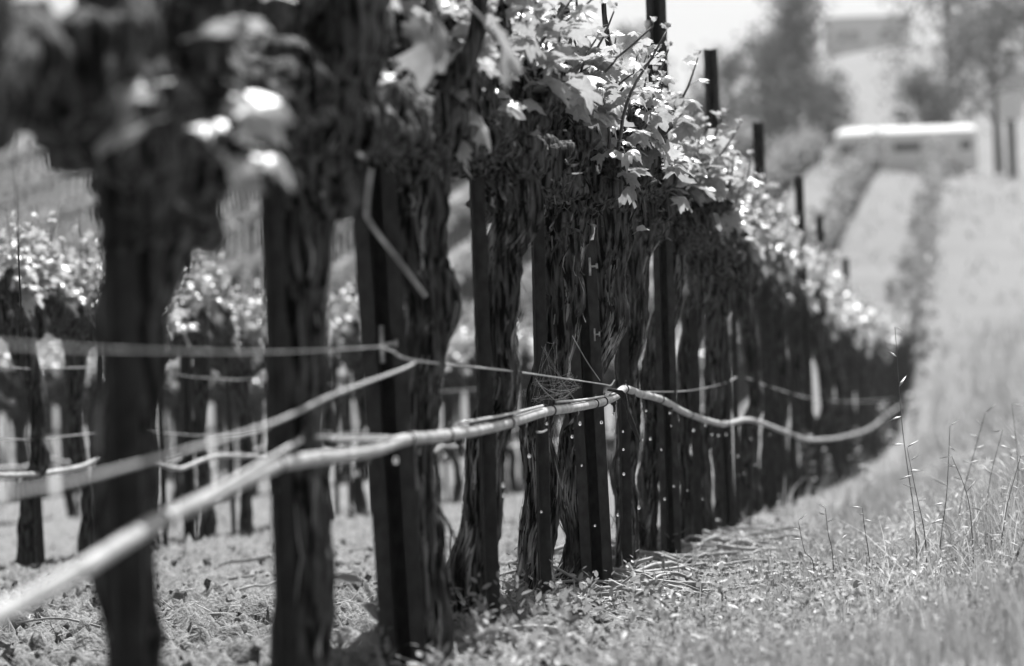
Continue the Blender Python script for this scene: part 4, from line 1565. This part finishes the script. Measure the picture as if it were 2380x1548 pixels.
T = [(0, k + 1, k) for k in range(1, ns_ - 1)] + [((len(stat) - 1) * ns_, (len(stat) - 1) * ns_ + k, (len(stat) - 1) * ns_ + k + 1) for k in range(1, ns_ - 1)]
part('body', MB().add(V, Q, T), M_PAINT, van, vorg, smooth=False)


def van_x(px):
    return P(px, 350, VZ)[0]


for (a, c_) in ((1947, 2020), (2070, 2135), (2225, 2250)):
    x0, x1 = van_x(a), van_x(c_)
    part('side_window', MB().box(((x0 + x1) / 2, VZ - .92, VG + 1.24), (x1 - x0, .05, .3)), M_GLASS, van, vorg, smooth=False)
mb = MB().add([(vx - .487 * VL, VZ - .8, VG + 1.32), (vx - .487 * VL, VZ + .8, VG + 1.32), (vx - .445 * VL, VZ + .7, VG + 1.76), (vx - .445 * VL, VZ - .7, VG + 1.76)], [(0, 1, 2, 3)])
part('windscreen', mb, M_GLASS, van, vorg, smooth=False)
for fx in (-.33, .32):
    w_ = MB().tube([(vx + fx * VL, VZ - .95, VG + .34), (vx + fx * VL, VZ - .72, VG + .34)], .34, 24)
    w = part('wheel', w_, M_TYRE, van, vorg)
    part('rim', MB().tube([(vx + fx * VL, VZ - .965, VG + .34), (vx + fx * VL, VZ - .94, VG + .34)], .2, 18), M_CHROME, w, vorg)
pm = P(1937, 357, VZ - 1.1)
bm_ = MB()
bm_.add(ico * .11 + pm, None, icoT)
me = bm_.mesh('side_mirror', M_CHROME)
me.transform(Matrix.Translation(-Vector(vorg)))
link('side_mirror', me, van)

# white box on a post by the road
bz = 126.0
p = P(2348, 250, bz)
g = float(base_ground(p[0], bz))
borg = (p[0], bz, g)
bx_ = thing('roadside_box', borg, 'white box on a dark post at the right edge of the crest', 'roadside box')
part('post', MB().box((p[0], bz, (g + p[2]) / 2), (.28, .2, p[2] - g)), M_TREEBARK, bx_, borg, smooth=False)
part('box', MB().box((p[0], bz - .02, p[2]), (.74, .5, .8)), M_PAINT, bx_, borg, smooth=False)
part('lid', MB().box((p[0], bz - .02, p[2] + .43), (.84, .6, .06)), M_PAINT, bx_, borg, smooth=False)

# building on the far hill
BZ_ = 400.0
bl, br = P(1925, 60, BZ_), P(2115, 40, BZ_)
bxc = (bl[0] + br[0]) / 2
BW = br[0] - bl[0]
bb_ = P(2015, 165, BZ_)[2]
bt = P(2015, 45, BZ_)[2]
borg = (bxc, BZ_, bb_)
M_WALL = noise_mat('render_wall', .5, .6, 3.0)
bd = thing('hill_building', borg, 'pale blocky building on the far hill with a bright sloping awning', 'building')
part('wall', MB().box((bxc, BZ_ + 3, (bb_ - 4 + bt) / 2), (BW, 6, bt - bb_ + 4)), M_WALL, bd, borg, smooth=False)
rf = part('roof', MB().box((bxc, BZ_ + 3, bt + .15), (BW * 1.04, 6.6, .3)), noise_mat('roof_sheet', .3, .36, 2.0), bd, borg, smooth=False)
for px in (1960, 1985, 2055, 2085):
    q_ = P(px, 85, BZ_)
    w = part('window', MB().box((q_[0], BZ_ - .03, q_[2]), (.8, .1, 1.1)), M_GLASS, bd, borg, smooth=False)
q_ = P(2065, 85, BZ_)
Vq = np.array([(q_[0] - 2.2, BZ_ - .05, q_[2] - .9), (q_[0] + 1.9, BZ_ - .05, q_[2] + .35), (q_[0] + 1.9, BZ_ - 1.5, q_[2] - .1), (q_[0] - 2.2, BZ_ - 1.5, q_[2] - 1.35)])
part('awning', MB().add(np.concatenate([Vq, Vq + (0, 0, .12)]), [(3, 2, 1, 0), (4, 5, 6, 7), (0, 1, 5, 4), (1, 2, 6, 5), (2, 3, 7, 6), (3, 0, 4, 7)]), M_PAINT, bd, borg, smooth=False)
print('leaf objects', nleaf_obj, 'canes', cane_n, 'objects', len(bpy.data.objects))

# ------------------------------------------------------------------ the air
m = bpy.data.materials.new('air')
m.use_nodes = True
nt = m.node_tree
nt.nodes.clear()
pv = nt.nodes.new('ShaderNodeVolumePrincipled')
pv.inputs['Color'].default_value = grey(.95)
pv.inputs['Density'].default_value = .0003
pv.inputs['Anisotropy'].default_value = .3
ov = nt.nodes.new('ShaderNodeOutputMaterial')
nt.links.new(pv.outputs[0], ov.inputs['Volume'])
hz = link('haze', MB().box((0, 590, 22), (1040, 1260, 52)).mesh('haze', m, False))
tag(hz, kind='stuff')
